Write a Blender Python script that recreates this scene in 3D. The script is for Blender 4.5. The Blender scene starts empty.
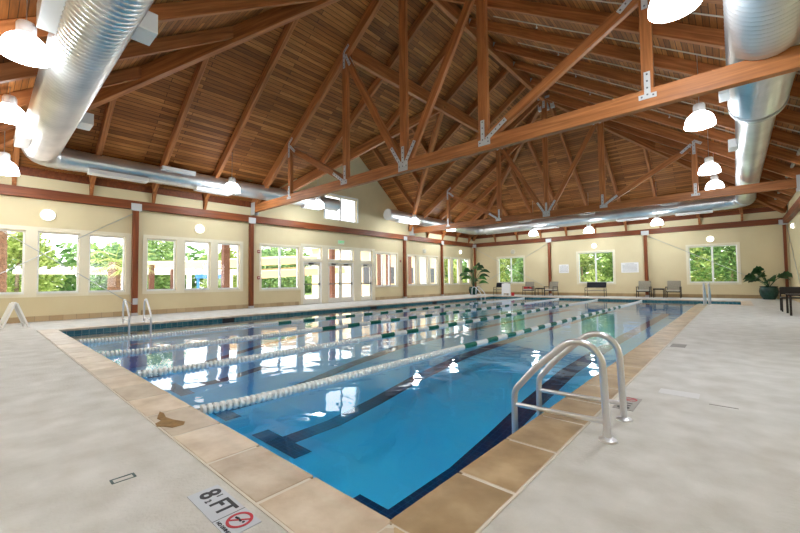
import bpy, bmesh, math, random
from mathutils import Vector, Matrix
R = math.radians
random.seed(7)
sc = bpy.context.scene
C = sc.collection
# ------------------------------------------------------------------ dimensions (metres)
XL, XR, YN, YF = -16.27, 2.07, -0.8, 27.38      # room
ZB, ZT = 3.84, 4.14                             # wall beam
Y1, Y2 = 8.20, 19.27                            # the two roof trusses
XM = -7.10                                      # ridge line
PX0, PX1, PY0, PY1 = -1.244, -12.78, 1.307, 24.10   # pool
AX, AY = 0.16, 20.83                            # alcove with steps
ZW = -0.12                                      # water level
SL = 0.667                                      # roof pitch
ZE = 4.80                                       # roof boards at the walls
ZR = ZE + SL*(XM-XL)                            # ridge
VX, VY = -9.60, 13.74                           # head of the dormer valleys
VZ = ZE + SL*(VX-XL)
WT = 0.25

# ------------------------------------------------------------------ helpers
WM = {}
def world(o): return WM.get(o.name, Matrix.Identity(4))
def tag(o, label=None, cat=None, group=None, kind=None):
    if label: o['label'] = label
    if cat: o['category'] = cat
    if group: o['group'] = group
    if kind: o['kind'] = kind
    return o
def empty(name, loc, label=None, cat=None, group=None, rz=0, kind=None):
    o = bpy.data.objects.new(name, None); C.objects.link(o)
    o.location = loc; o.rotation_euler = (0, 0, rz); o.empty_display_size = .1
    WM[o.name] = Matrix.Translation(loc) @ Matrix.Rotation(rz, 4, 'Z')
    return tag(o, label, cat, group, kind)
def obj(name, bm, mat, parent=None, M=None, smooth=False, local=False):
    """bm in world coordinates (or in the frame M / in the parent's frame when local)"""
    me = bpy.data.meshes.new(name)
    bm.normal_update()
    bm.to_mesh(me); bm.free()
    for m in (mat if isinstance(mat, (list, tuple)) else [mat]): me.materials.append(m)
    if smooth:
        for p in me.polygons: p.use_smooth = True
        try: me.set_sharp_from_angle(angle=R(38))
        except Exception: pass
    o = bpy.data.objects.new(name, me); C.objects.link(o)
    Mw = M or Matrix.Identity(4)
    if parent is not None:
        o.parent = parent
        if not local: Mw = world(parent).inverted() @ Mw
    o.matrix_basis = Mw
    WM[o.name] = (world(parent) @ Mw) if parent is not None else Mw
    return o
def copy_tree(o, parent=None):
    c = o.copy(); C.objects.link(c)
    if parent is not None: c.parent = parent
    for ch in [k for k in bpy.data.objects if k.parent == o]: copy_tree(ch, c)
    return c
def bx(bm, x0, x1, y0, y1, z0, z1, mi=0, M=None):
    x0, x1 = min(x0, x1), max(x0, x1); y0, y1 = min(y0, y1), max(y0, y1); z0, z1 = min(z0, z1), max(z0, z1)
    co = [(x0,y0,z0),(x1,y0,z0),(x1,y1,z0),(x0,y1,z0),(x0,y0,z1),(x1,y0,z1),(x1,y1,z1),(x0,y1,z1)]
    v = [bm.verts.new((M @ Vector(c)) if M else c) for c in co]
    for f in ((0,3,2,1),(4,5,6,7),(0,1,5,4),(1,2,6,5),(2,3,7,6),(3,0,4,7)):
        fc = bm.faces.new([v[i] for i in f]); fc.material_index = mi
    return v
def box(*a, **k):
    bm = bmesh.new(); bx(bm, *a, **k); return bm
def bevel(bm, w, seg=1):
    bmesh.ops.bevel(bm, geom=bm.edges[:], offset=w, segments=seg, affect='EDGES', profile=.5)
    return bm
def frame_M(p0, p1, up=(0,0,1)):
    p0, p1 = Vector(p0), Vector(p1); x = (p1-p0).normalized(); up = Vector(up)
    if abs(x.dot(up)) > .999: up = Vector((0,1,0))
    y = up.cross(x).normalized(); z = x.cross(y)
    return Matrix(((x.x,y.x,z.x,p0.x),(x.y,y.y,z.y,p0.y),(x.z,y.z,z.z,p0.z),(0,0,0,1))), (p1-p0).length
def bar(name, p0, p1, w, h, mat, parent=None, up=(0,0,1), off=0., bev=.008, ext=0.):
    """squared timber from p0 to p1 (centre line shifted by off along its depth axis)"""
    M, L = frame_M(p0, p1, up)
    bm = box(-ext, L+ext, -w/2, w/2, off-h/2, off+h/2)
    if bev: bevel(bm, bev)
    return obj(name, bm, mat, parent, M)
def tube(bm, pts, r, seg=10, mi=0, cap=True, rad=None):
    pts = [Vector(p) for p in pts]; n = len(pts); rings = []
    t = (pts[1]-pts[0]).normalized()
    a = t.orthogonal().normalized() if abs(t.z) > .9 else Vector((0,0,1)).cross(t).normalized()
    for i, p in enumerate(pts):
        if 0 < i < n-1: tt = ((pts[i+1]-p).normalized() + (p-pts[i-1]).normalized())
        elif i == 0: tt = pts[1]-p
        else: tt = p-pts[i-1]
        tt = tt.normalized() if tt.length > 1e-9 else t
        a = (a - tt*a.dot(tt)).normalized(); b = tt.cross(a)
        rr = rad[i] if rad else r
        rings.append([bm.verts.new(p + (a*math.cos(2*math.pi*k/seg) + b*math.sin(2*math.pi*k/seg))*rr) for k in range(seg)])
    for i in range(n-1):
        for k in range(seg):
            f = bm.faces.new((rings[i][k], rings[i][(k+1)%seg], rings[i+1][(k+1)%seg], rings[i+1][k])); f.material_index = mi
    if cap:
        f = bm.faces.new(rings[0][::-1]); f.material_index = mi
        f = bm.faces.new(rings[-1]); f.material_index = mi
def lathe(bm, prof, seg=24, c=(0,0,0), mi=0):
    rings = []
    for r, z in prof:
        if r < 1e-5: rings.append([bm.verts.new((c[0], c[1], c[2]+z))])
        else: rings.append([bm.verts.new((c[0]+r*math.cos(2*math.pi*k/seg), c[1]+r*math.sin(2*math.pi*k/seg), c[2]+z)) for k in range(seg)])
    for a, b in zip(rings[:-1], rings[1:]):
        for k in range(seg):
            k2 = (k+1) % seg
            vs = [a[k % len(a)], a[k2 % len(a)], b[k2 % len(b)], b[k % len(b)]]
            vs = list(dict.fromkeys(vs))
            if len(vs) > 2:
                f = bm.faces.new(vs); f.material_index = mi
def prism(bm, poly, d, mi=0):
    """closed solid: polygon (3D points) extruded by vector d"""
    d = Vector(d); a = [bm.verts.new(p) for p in poly]; b = [bm.verts.new(Vector(p)+d) for p in poly]
    bm.faces.new(a[::-1]).material_index = mi; bm.faces.new(b).material_index = mi
    for i in range(len(a)):
        j = (i+1) % len(a); bm.faces.new((a[i], a[j], b[j], b[i])).material_index = mi
def smooth_path(pts, r=.1, n=6):
    """round the corners of a polyline"""
    pts = [Vector(p) for p in pts]; out = [pts[0]]
    for a, b, c in zip(pts[:-2], pts[1:-1], pts[2:]):
        d1 = (a-b); d2 = (c-b); rr = min(r, d1.length*.49, d2.length*.49)
        s = b + d1.normalized()*rr; e = b + d2.normalized()*rr
        for i in range(n+1):
            t = i/n; out.append(s*(1-t)**2 + b*2*t*(1-t) + e*t*t)
    out.append(pts[-1]); return out

# ------------------------------------------------------------------ materials
def srgb(r, g, b):
    f = lambda c: ((c/255+.055)/1.055)**2.4 if c/255 > .04045 else c/255/12.92
    return (f(r), f(g), f(b), 1)
def mat(name, col, rough=.5, metal=0., spec=.5, emit=None, es=0.):
    m = bpy.data.materials.new(name); m.use_nodes = True
    p = m.node_tree.nodes['Principled BSDF']
    p.inputs['Base Color'].default_value = col; p.inputs['Roughness'].default_value = rough
    p.inputs['Metallic'].default_value = metal; p.inputs['Specular IOR Level'].default_value = spec
    if emit: p.inputs['Emission Color'].default_value = emit; p.inputs['Emission Strength'].default_value = es
    return m
def nodes(m): return m.node_tree.nodes, m.node_tree.links, m.node_tree.nodes['Principled BSDF']
def ramp(N, stops):
    r = N.new('ShaderNodeValToRGB'); e = r.color_ramp.elements
    while len(e) < len(stops): e.new(.5)
    for k, (p, c) in enumerate(stops): e[k].position = p; e[k].color = c
    return r
def noisy(name, stops, scale=5, detail=4, rough=.6, bump=0., bscale=None, coord='Object', stretch=(1,1,1), metal=0., spec=.4, bdist=.01):
    m = mat(name, (1,1,1,1), rough, metal, spec); N, L, p = nodes(m)
    tc = N.new('ShaderNodeTexCoord'); mp = N.new('ShaderNodeMapping'); mp.inputs['Scale'].default_value = stretch
    L.new(tc.outputs[coord], mp.inputs[0])
    n = N.new('ShaderNodeTexNoise'); n.inputs['Scale'].default_value = scale; n.inputs['Detail'].default_value = detail
    L.new(mp.outputs[0], n.inputs['Vector']); r = ramp(N, stops); L.new(n.outputs['Fac'], r.inputs[0])
    L.new(r.outputs[0], p.inputs['Base Color'])
    if bump:
        n2 = N.new('ShaderNodeTexNoise'); n2.inputs['Scale'].default_value = bscale or scale*6; n2.inputs['Detail'].default_value = 3
        L.new(mp.outputs[0], n2.inputs['Vector']); b = N.new('ShaderNodeBump'); b.inputs['Strength'].default_value = bump
        b.inputs['Distance'].default_value = bdist
        L.new(n2.outputs['Fac'], b.inputs['Height']); L.new(b.outputs[0], p.inputs['Normal'])
    return m
def timber(name, c1, c2, c3, rough=.5):
    m = mat(name, c2, rough, spec=.35); N, L, p = nodes(m)
    tc = N.new('ShaderNodeTexCoord'); mp = N.new('ShaderNodeMapping'); mp.inputs['Scale'].default_value = (.5, 9, 9)
    oi = N.new('ShaderNodeObjectInfo'); ad = N.new('ShaderNodeVectorMath'); ad.operation = 'ADD'
    L.new(tc.outputs['Object'], mp.inputs[0]); L.new(mp.outputs[0], ad.inputs[0])
    ml = N.new('ShaderNodeMath'); ml.operation = 'MULTIPLY'; ml.inputs[1].default_value = 40
    L.new(oi.outputs['Random'], ml.inputs[0]); L.new(ml.outputs[0], ad.inputs[1])
    n = N.new('ShaderNodeTexNoise'); n.inputs['Scale'].default_value = 1.6; n.inputs['Detail'].default_value = 6
    n.inputs['Distortion'].default_value = .6
    L.new(ad.outputs[0], n.inputs['Vector'])
    r = ramp(N, [(.3, c1), (.52, c2), (.72, c3)]); L.new(n.outputs['Fac'], r.inputs[0])
    hs = N.new('ShaderNodeHueSaturation'); mr = N.new('ShaderNodeMapRange')
    mr.inputs['To Min'].default_value = .85; mr.inputs['To Max'].default_value = 1.12
    L.new(oi.outputs['Random'], mr.inputs[0]); L.new(mr.outputs[0], hs.inputs['Value'])
    L.new(r.outputs[0], hs.inputs['Color']); L.new(hs.outputs[0], p.inputs['Base Color'])
    return m
TIMBER = timber('glulam', srgb(132,80,42), srgb(166,104,58), srgb(190,124,74))
DARKT = timber('beam_stain', srgb(96,46,18), srgb(124,62,26), srgb(142,76,36), .5)
def boards(name, along, across, slope):
    """tongue and groove roof boards; along/across are world axes 0/1"""
    m = mat(name, (1,1,1,1), .55, spec=.3); N, L, p = nodes(m)
    g = N.new('ShaderNodeNewGeometry'); s = N.new('ShaderNodeSeparateXYZ'); L.new(g.outputs['Position'], s.inputs[0])
    c = N.new('ShaderNodeCombineXYZ'); L.new(s.outputs[along], c.inputs[0])
    mu = N.new('ShaderNodeMath'); mu.operation = 'MULTIPLY'; mu.inputs[1].default_value = math.sqrt(1+slope*slope)
    L.new(s.outputs[across], mu.inputs[0]); L.new(mu.outputs[0], c.inputs[1])
    b = N.new('ShaderNodeTexBrick'); b.inputs['Scale'].default_value = 1; b.inputs['Brick Width'].default_value = 2.3
    b.inputs['Row Height'].default_value = .135; b.inputs['Mortar Size'].default_value = .008
    b.inputs['Mortar Smooth'].default_value = .3; b.inputs['Bias'].default_value = 0
    b.offset = .37; b.squash = 1
    b.inputs['Color1'].default_value = (0,0,0,1); b.inputs['Color2'].default_value = (1,1,1,1); b.inputs['Mortar'].default_value = (.5,.5,.5,1)
    L.new(c.outputs[0], b.inputs['Vector'])
    r = ramp(N, [(0, srgb(130,80,38)), (.35, srgb(154,96,46)), (.7, srgb(172,110,56)), (1, srgb(194,130,70))])
    L.new(b.outputs['Color'], r.inputs[0])
    mp = N.new('ShaderNodeMapping'); mp.inputs['Scale'].default_value = (1.2, 16, 1); L.new(c.outputs[0], mp.inputs[0])
    n = N.new('ShaderNodeTexNoise'); n.inputs['Scale'].default_value = 1.5; n.inputs['Detail'].default_value = 5; L.new(mp.outputs[0], n.inputs['Vector'])
    r2 = ramp(N, [(.25, (.62,.6,.58,1)), (.65, (1.08,1.06,1.04,1))]); L.new(n.outputs['Fac'], r2.inputs[0])
    mx = N.new('ShaderNodeMix'); mx.data_type = 'RGBA'; mx.blend_type = 'MULTIPLY'; mx.inputs[0].default_value = 1
    L.new(r.outputs[0], mx.inputs[6]); L.new(r2.outputs[0], mx.inputs[7])
    mm = N.new('ShaderNodeMix'); mm.data_type = 'RGBA'; mm.inputs[7].default_value = srgb(48,26,12)
    L.new(b.outputs['Fac'], mm.inputs[0]); L.new(mx.outputs[2], mm.inputs[6]); L.new(mm.outputs[2], p.inputs['Base Color'])
    return m
BRD_Y = boards('boards_along_y', 1, 0, SL)
BRD_X = boards('boards_along_x', 0, 1, .75)
PAINT = noisy('cream_paint', [(.3, srgb(216,201,162)), (.7, srgb(221,207,169))], 1.2, 2, .75, spec=.25)
WHITE = mat('white_trim', srgb(238,234,222), .4)
CASE = mat('cream_casing', srgb(234,226,202), .5)
VINYL = mat('white_vinyl', srgb(245,246,246), .35)
DECK = noisy('deck_concrete', [(.3, srgb(182,179,172)), (.5, srgb(194,192,187)), (.7, srgb(206,204,200))], 3.5, 12, .6, .8, 45, 'Object', bdist=.006)
POOLP = noisy('pool_plaster', [(.3, srgb(150,226,255)), (.7, srgb(172,236,255))], .8, 3, .7)
NAVY = None
def tiles(name, c1, c2, mortar, bw, rh, ms, rough=.3, axes=(0,1), offset=.5, bump=0):
    m = mat(name, (1,1,1,1), rough); N, L, p = nodes(m)
    g = N.new('ShaderNodeNewGeometry'); s = N.new('ShaderNodeSeparateXYZ'); L.new(g.outputs['Position'], s.inputs[0])
    c = N.new('ShaderNodeCombineXYZ'); L.new(s.outputs[axes[0]], c.inputs[0]); L.new(s.outputs[axes[1]], c.inputs[1])
    b = N.new('ShaderNodeTexBrick'); b.inputs['Scale'].default_value = 1; b.inputs['Brick Width'].default_value = bw
    b.inputs['Row Height'].default_value = rh; b.inputs['Mortar Size'].default_value = ms; b.offset = offset
    b.inputs['Color1'].default_value = c1; b.inputs['Color2'].default_value = c2; b.inputs['Mortar'].default_value = mortar
    L.new(c.outputs[0], b.inputs['Vector']); L.new(b.outputs['Color'], p.inputs['Base Color'])
    return m
NAVY = tiles('navy_tile', srgb(14,38,74), srgb(22,50,90), srgb(44,78,116), .1, .1, .006, .3, (0,1), 0)
BANDX = tiles('waterline_tile_x', srgb(40,92,104), srgb(58,116,124), srgb(120,150,150), .15, .15, .006, .2, (0,2), 0)
BANDY = tiles('waterline_tile_y', srgb(40,92,104), srgb(58,116,124), srgb(120,150,150), .15, .15, .006, .2, (1,2), 0)
BASEY = tiles('base_tile_y', srgb(176,150,112), srgb(196,172,134), srgb(150,132,104), .33, .6, .006, .5, (1,2))
BASEX = tiles('base_tile_x', srgb(158,132,92), srgb(176,150,108), srgb(136,116,84), .33, .6, .006, .5, (0,2))
STONE = mat('coping_stone', (1,1,1,1), .42)
def mk_stone():
    N, L, p = nodes(STONE)
    g = N.new('ShaderNodeNewGeometry'); n = N.new('ShaderNodeTexNoise'); n.inputs['Scale'].default_value = 4; n.inputs['Detail'].default_value = 6
    L.new(g.outputs['Position'], n.inputs['Vector'])
    r = ramp(N, [(.28, srgb(176,154,130)), (.5, srgb(198,180,158)), (.72, srgb(216,202,184))]); L.new(n.outputs['Fac'], r.inputs[0])
    hs = N.new('ShaderNodeHueSaturation'); mr = N.new('ShaderNodeMapRange'); mr.inputs['To Min'].default_value = .84; mr.inputs['To Max'].default_value = 1.08
    L.new(g.outputs['Random Per Island'], mr.inputs[0]); L.new(mr.outputs[0], hs.inputs['Value']); L.new(r.outputs[0], hs.inputs['Color'])
    L.new(hs.outputs[0], p.inputs['Base Color'])
    b = N.new('ShaderNodeBump'); b.inputs['Strength'].default_value = .25; b.inputs['Distance'].default_value = .01
    n2 = N.new('ShaderNodeTexNoise'); n2.inputs['Scale'].default_value = 22; n2.inputs['Detail'].default_value = 4; L.new(g.outputs['Position'], n2.inputs['Vector'])
    L.new(n2.outputs['Fac'], b.inputs['Height']); L.new(b.outputs[0], p.inputs['Normal'])
mk_stone()
STONE_UNLIT = STONE.copy(); STONE_UNLIT.name = 'coping_stone_unlit'  # same stone off the window light; lit and unlit tones are put into colour
for n_ in STONE_UNLIT.node_tree.nodes:
    if n_.type == 'VALTORGB':
        for e_, c_ in zip(n_.color_ramp.elements, (srgb(148,122,88), srgb(172,146,110), srgb(194,170,134))): e_.color = c_
GROUT = mat('grout', srgb(206,198,186), .8)
GALV = noisy('galvanised', [(.3, srgb(176,180,184)), (.7, srgb(205,208,210))], 3, 3, .32, metal=.85)
DUCTM = noisy('duct_metal', [(.3, srgb(196,200,204)), (.7, srgb(226,228,230))], 1.2, 3, .3, metal=.8)
PLATE = mat('steel_plate', srgb(196,198,200), .5, .15)
BOLT = mat('bolt', srgb(105,106,108), .4, .7)
STEEL = mat('stainless', srgb(222,224,230), .3, .85)
REG = mat('register_white', srgb(232,232,232), .45)
DARK = mat('dark_gap', srgb(28,26,26), .6)
BLACKM = mat('black_metal', srgb(40,34,30), .45, .3)
GREYF = noisy('grey_sling', [(.3, srgb(134,128,112)), (.7, srgb(160,154,138))], 30, 2, .85)
CUSH = noisy('pale_cushion', [(.3, srgb(176,172,160)), (.7, srgb(196,192,180))], 20, 2, .9)
BLACKF = mat('black_fabric', srgb(26,26,34), .85)
REDF = mat('red_cloth', srgb(176,24,30), .8)
GREENP = mat('green_float', srgb(8,110,92), .35)
WHITEP = mat('white_float', srgb(236,240,240), .3)
PLASTIC = mat('white_plastic', srgb(244,244,244), .35)
REDP = mat('red_plastic', srgb(150,30,26), .4)
INK = mat('black_ink', srgb(20,22,34), .5); INKR = mat('red_ink', srgb(178,28,44), .5)
TILEW = mat('marker_tile', srgb(182,188,198), .3)
GLAZE = noisy('teal_glaze', [(.3, srgb(20,46,42)), (.7, srgb(46,82,72))], 6, 4, .2)
SOIL = mat('soil', srgb(58,42,30), .9)
LAMPG = mat('lamp_glass', (1,1,1,1), .3, emit=(.95,.98,1,1), es=11.)
SCONCE = mat('sconce_glass', (1,1,1,1), .3, emit=(1,.95,.84,1), es=2.5)
SCOFF = mat('sconce_off', srgb(214,208,190), .3)
EXITG = mat('exit_green', srgb(30,150,80), .4, emit=srgb(40,200,110), es=.9)
GLASS = bpy.data.materials.new('pane_glass'); GLASS.use_nodes = True
def mk_clear(m, tint, ior, bump=None, rough=0.):
    N, L = m.node_tree.nodes, m.node_tree.links; N.clear()
    o = N.new('ShaderNodeOutputMaterial'); t = N.new('ShaderNodeBsdfTransparent'); t.inputs[0].default_value = tint
    g = N.new('ShaderNodeBsdfGlossy'); g.inputs['Roughness'].default_value = rough; g.inputs['Color'].default_value = (1,1,1,1)
    f = N.new('ShaderNodeFresnel'); mx = N.new('ShaderNodeMixShader')
    bf = N.new('ShaderNodeNewGeometry'); io = N.new('ShaderNodeMapRange')      # same reflectance seen from either side
    io.inputs['To Min'].default_value = ior; io.inputs['To Max'].default_value = 1/ior
    L.new(bf.outputs['Backfacing'], io.inputs[0]); L.new(io.outputs[0], f.inputs['IOR'])
    L.new(f.outputs[0], mx.inputs[0]); L.new(t.outputs[0], mx.inputs[1]); L.new(g.outputs[0], mx.inputs[2]); L.new(mx.outputs[0], o.inputs[0])
    if bump:
        ge = N.new('ShaderNodeNewGeometry'); mp = N.new('ShaderNodeMapping'); mp.inputs['Scale'].default_value = (1,1,1)
        L.new(ge.outputs['Position'], mp.inputs[0])
        n = N.new('ShaderNodeTexNoise'); n.inputs['Scale'].default_value = bump[0]; n.inputs['Detail'].default_value = 2.5; n.inputs['Distortion'].default_value = .4
        L.new(mp.outputs[0], n.inputs['Vector']); b = N.new('ShaderNodeBump'); b.inputs['Strength'].default_value = bump[1]; b.inputs['Distance'].default_value = bump[2]
        L.new(n.outputs['Fac'], b.inputs['Height']); L.new(b.outputs[0], f.inputs['Normal']); L.new(b.outputs[0], g.inputs['Normal'])
mk_clear(GLASS, (.97,.98,.98,1), 1.35)
WATER = bpy.data.materials.new('pool_water'); WATER.use_nodes = True
mk_clear(WATER, (1,1,1,1), 1.32, bump=(1.5, .5, .018))
N_, L_ = WATER.node_tree.nodes, WATER.node_tree.links
va = N_.new('ShaderNodeVolumeAbsorption'); va.inputs['Color'].default_value = (.30,.82,.925,1); va.inputs['Density'].default_value = .95
L_.new(va.outputs[0], [n for n in N_ if n.type == 'OUTPUT_MATERIAL'][0].inputs['Volume'])

# ================================================================== THE SETTING
# ---- deck with the hole of the pool
def region(bm, xs, ys, hole, z0, z1):
    for xa, xb in zip(xs[:-1], xs[1:]):
        for ya, yb in zip(ys[:-1], ys[1:]):
            if not hole((xa+xb)/2, (ya+yb)/2): bx(bm, xa, xb, ya, yb, z0, z1)
CW = .34
def in_pool(x, y, g=0.):
    return (PX1-g < x < PX0+g and PY0-g < y < PY1+g) or (PX0-g < x < AX+g and AY-g < y < PY1+g)
bm = bmesh.new()
region(bm, [XL-.3, PX1-CW, PX0+CW, AX+CW, XR+.3], [YN-.3, PY0-CW, AY-CW, PY1+CW, YF+.3],
       lambda x, y: in_pool(x, y, CW), -.3, 0)
tag(obj('floor', bm, DECK), kind='structure')
# fine saw-cut joints are cut strips lying in the deck
# ---- coping: bed plus individual stones in one object
bm = bmesh.new()
def coping_run(bm, p, q, side, mi):
    """stones from p to q along one axis; side = unit vector pointing to the deck"""
    p, q, s = Vector(p), Vector(q), Vector(side); L = (q-p).length; d = (q-p)/L; n = max(1, round(L/.625)); st = L/n
    for k in range(n):
        a = p + d*(k*st+.010); b = p + d*((k+1)*st-.010)
        x0, x1 = sorted((a.x, b.x+0)); y0, y1 = sorted((a.y, b.y))
        e = a + s*(CW-.012); i = a - s*.03
        if abs(d.x) > .5: v = bx(bm, x0, x1, i.y, e.y, -.045, .008 + .001*((k*7)%3), mi)
        else: v = bx(bm, i.x, e.x, y0, y1, -.045, .008 + .001*((k*7)%3), mi)
coping_run(bm, (PX0,PY0,0), (PX1-0,PY0,0), (0,-1,0), 0)
coping_run(bm, (PX1,PY0,0), (PX1,PY1,0), (-1,0,0), 0)
coping_run(bm, (PX1-CW,PY1,0), (AX+CW,PY1,0), (0,1,0), 0)
coping_run(bm, (PX0,PY0,0), (PX0,AY-CW,0), (1,0,0), 1)
coping_run(bm, (PX0,AY,0), (AX,AY,0), (0,-1,0), 0)
coping_run(bm, (AX,AY-CW,0), (AX,PY1,0), (1,0,0), 0)
# corner stones (mitred)
def poly_stone(pts, mi=0): prism(bm, [(x, y, -.045) for x, y in pts], (0,0,.054), mi)
g = .005
poly_stone([(PX0-g, PY0-.03), (PX0-g, PY0-CW+.012), (PX0+CW-.012, PY0-CW+.012), (PX0+.03, PY0-g-.0)], 0)
poly_stone([(PX1+g, PY0), (PX1-CW+.012, PY0), (PX1-CW+.012, PY0-CW+.012), (PX1+g, PY0-CW+.012)], 0)
poly_stone([(PX0+.03, PY0-g), (PX0+CW-.012, PY0-CW+.02), (PX0+CW-.012, PY0+g), (PX0, PY0+g)], 1)
bevel(bm, .005)
tag(obj('trim_1', bm, [STONE, STONE_UNLIT]), kind='structure')
bm = bmesh.new()
region(bm, [PX1-CW, PX1, PX0, PX0+CW, AX, AX+CW], [PY0-CW, PY0, AY-CW, AY, PY1, PY1+CW],
       lambda x, y: in_pool(x, y) or not in_pool(x, y, CW), -.3, .0055)
tag(obj('trim_2', bm, GROUT), kind='structure')
# ---- pool shell: sloping floor, walls, waterline tile
prof = [(PY0, -1.24), (4.0, -1.22), (5.0, -1.10), (6.2, -.92), (8.0, -.74), (11, -.66), (PY1, -.64)]
bm = bmesh.new()
pv = [[bm.verts.new((x, y, z)) for x in (PX1, PX0)] for y, z in prof]
for a, b in zip(pv[:-1], pv[1:]): bm.faces.new((a[0], a[1], b[1], b[0]))
v = [bm.verts.new(c) for c in ((PX0, AY, -.64), (AX, AY, -.64), (AX, PY1, -.64), (PX0, PY1, -.64))]; bm.faces.new(v)
tag(obj('pool_floor', bm, POOLP), kind='structure')
bm = bmesh.new()
ob_ = -1.6
bx(bm, PX1-.2, PX0+.2, PY0-.2, PY0, ob_, -.27); bx(bm, PX1-.2, PX1, PY0, PY1, ob_, -.27)
bx(bm, PX1-.2, AX+.2, PY1, PY1+.2, ob_, -.27); bx(bm, PX0, PX0+.2, PY0, AY, ob_, -.27)
bx(bm, PX0+.2, AX+.2, AY-.2, AY, ob_, -.27); bx(bm, AX, AX+.2, AY, PY1, ob_, -.27)
tag(obj('pool_wall', bm, POOLP), kind='structure')
bm = bmesh.new()
bx(bm, PX1, PX0, PY0-.1, PY0+.004, -.27, -.03, 0); bx(bm, PX1, AX, PY1-.004, PY1+.1, -.27, -.03, 0)
bx(bm, PX1-.1, PX1+.004, PY0, PY1, -.27, -.03, 1); bx(bm, PX0-.004, PX0+.1, PY0, AY, -.27, -.03, 1)
bx(bm, PX0, AX, AY-.1, AY+.004, -.27, -.03, 0); bx(bm, AX-.004, AX+.1, AY, PY1, -.27, -.03, 1)
tag(obj('trim_3', bm, [BANDX, BANDY]), kind='structure')
# skimmer mouths in the left and right pool walls
for k, (x, y) in enumerate([(PX1+.006, 5.6), (PX1+.006, 12.4), (PX1+.006, 17.2), (PX1+.006, 22.0)]):
    tag(obj('skimmer_opening', box(x-.02, x+.004, y-.2, y+.2, -.2, -.045), DARK),
        'dark skimmer mouth in the left pool wall, %s from the near end' % ('first','second','third','fourth')[k], 'skimmer', 'skimmer mouths of the left pool wall')
# lane lines on the floor
def fz(y):
    for (a, za), (b, zb_) in zip(prof[:-1], prof[1:]):
        if a <= y <= b: return za + (zb_-za)*(y-a)/(b-a)
    return -.64
ROPES = [-3.87, -6.06, -8.26, -10.46]
centres = [-2.60, -5.09, -7.20, -9.36, -11.6]
for k, cx in enumerate(centres):
    bm = bmesh.new(); w = .17
    ys = [2.8 if k == 0 else 3.05, 4.0, 5.0, 6.2, 8.0, 11, 22.6]
    rows = [[bm.verts.new((x, y, fz(y)+.006)) for x in (cx-w, cx+w)] for y in ys]
    for a, b in zip(rows[:-1], rows[1:]): bm.faces.new((a[0], a[1], b[1], b[0]))
    for ya, yb in (((2.60, 2.87) if k == 0 else (2.86, 3.14)), (22.5, 22.8)):
        v = [bm.verts.new((x, y, fz(y)+.008)) for x, y in ((cx-.6, ya), (cx+.6, ya), (cx+.6, yb), (cx-.6, yb))]; bm.faces.new(v)
    o = obj('lane_line', bm, NAVY)
    tag(o, 'dark navy lane line on the pool floor, %s' % (
        'nearest the right pool edge', 'second from the right pool edge', 'in the middle lane', 'second from the window side', 'nearest the window side')[k],
        'lane marking', 'lane lines of the pool floor')
# water
bm = bmesh.new()
prism(bm, [(PX1-.004,PY0-.004,ZW), (PX0+.004,PY0-.004,ZW), (PX0+.004,AY-.004,ZW), (AX+.004,AY-.004,ZW), (AX+.004,PY1+.004,ZW), (PX1-.004,PY1+.004,ZW)], (0,0,-1.3))
bmesh.ops.recalc_face_normals(bm, faces=bm.faces[:])
tag(obj('pool_water', bm, WATER), 'clear blue water filling the swimming pool', 'water', kind='stuff')

# ---- walls with openings
WIN = [(-.12,.91,.88,2.83), (1.18,2.20,.88,2.83), (2.44,3.46,.88,2.83),
       (4.11,5.10,.88,2.83), (5.40,6.37,.88,2.83), (6.68,7.62,.88,2.83),
       (8.63,10.63,.83,2.86), (16.03,17.92,.83,2.86),
       (19.0,19.87,.86,2.83), (20.22,21.13,.86,2.83), (21.48,22.33,.86,2.83),
       (23.15,24.03,.86,2.83), (24.35,25.25,.86,2.83), (25.63,26.78,.86,2.83)]
DOORS = [(10.86,12.02), (12.42,14.24), (14.76,15.72)]
DZ, TZ0, TZ1 = 2.17, 2.30, 2.96
def wall_cells(us, zs, openings):
    out = []
    for a, b in zip(us[:-1], us[1:]):
        for c, d in zip(zs[:-1], zs[1:]):
            u, w = (a+b)/2, (c+d)/2
            if not any(o[0] < u < o[1] and o[2] < w < o[3] for o in openings): out.append((a, b, c, d))
    return out
def merge_wall(bm, ops, u0, u1, z0, z1, put):
    us = sorted({u0, u1, *[v for o in ops for v in o[:2]]}); zs = sorted({z0, z1, *[v for o in ops for v in o[2:]]})
    for a, b in zip(us[:-1], us[1:]):          # vertical strips, split only where an opening cuts them
        segs = []; cut = sorted([(o[2], o[3]) for o in ops if o[0] < (a+b)/2 < o[1]]); z = z0
        for c, d in cut:
            if c > z: put(a, b, z, c)
            z = d
        if z < z1: put(a, b, z, z1)
ops = list(WIN) + [(a, b, 0, DZ) for a, b in DOORS] + [(a, b, TZ0, TZ1) for a, b in DOORS]
bm = bmesh.new()
merge_wall(bm, ops, YN-WT, YF+WT, -.3, ZE+.02, lambda a, b, c, d: bx(bm, XL-WT, XL, a, b, c, d) if not (a > 8.62 and b < 17.93 and d > 4.5) else bx(bm, XL-WT, XL, a, b, c, 4.5))
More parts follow.
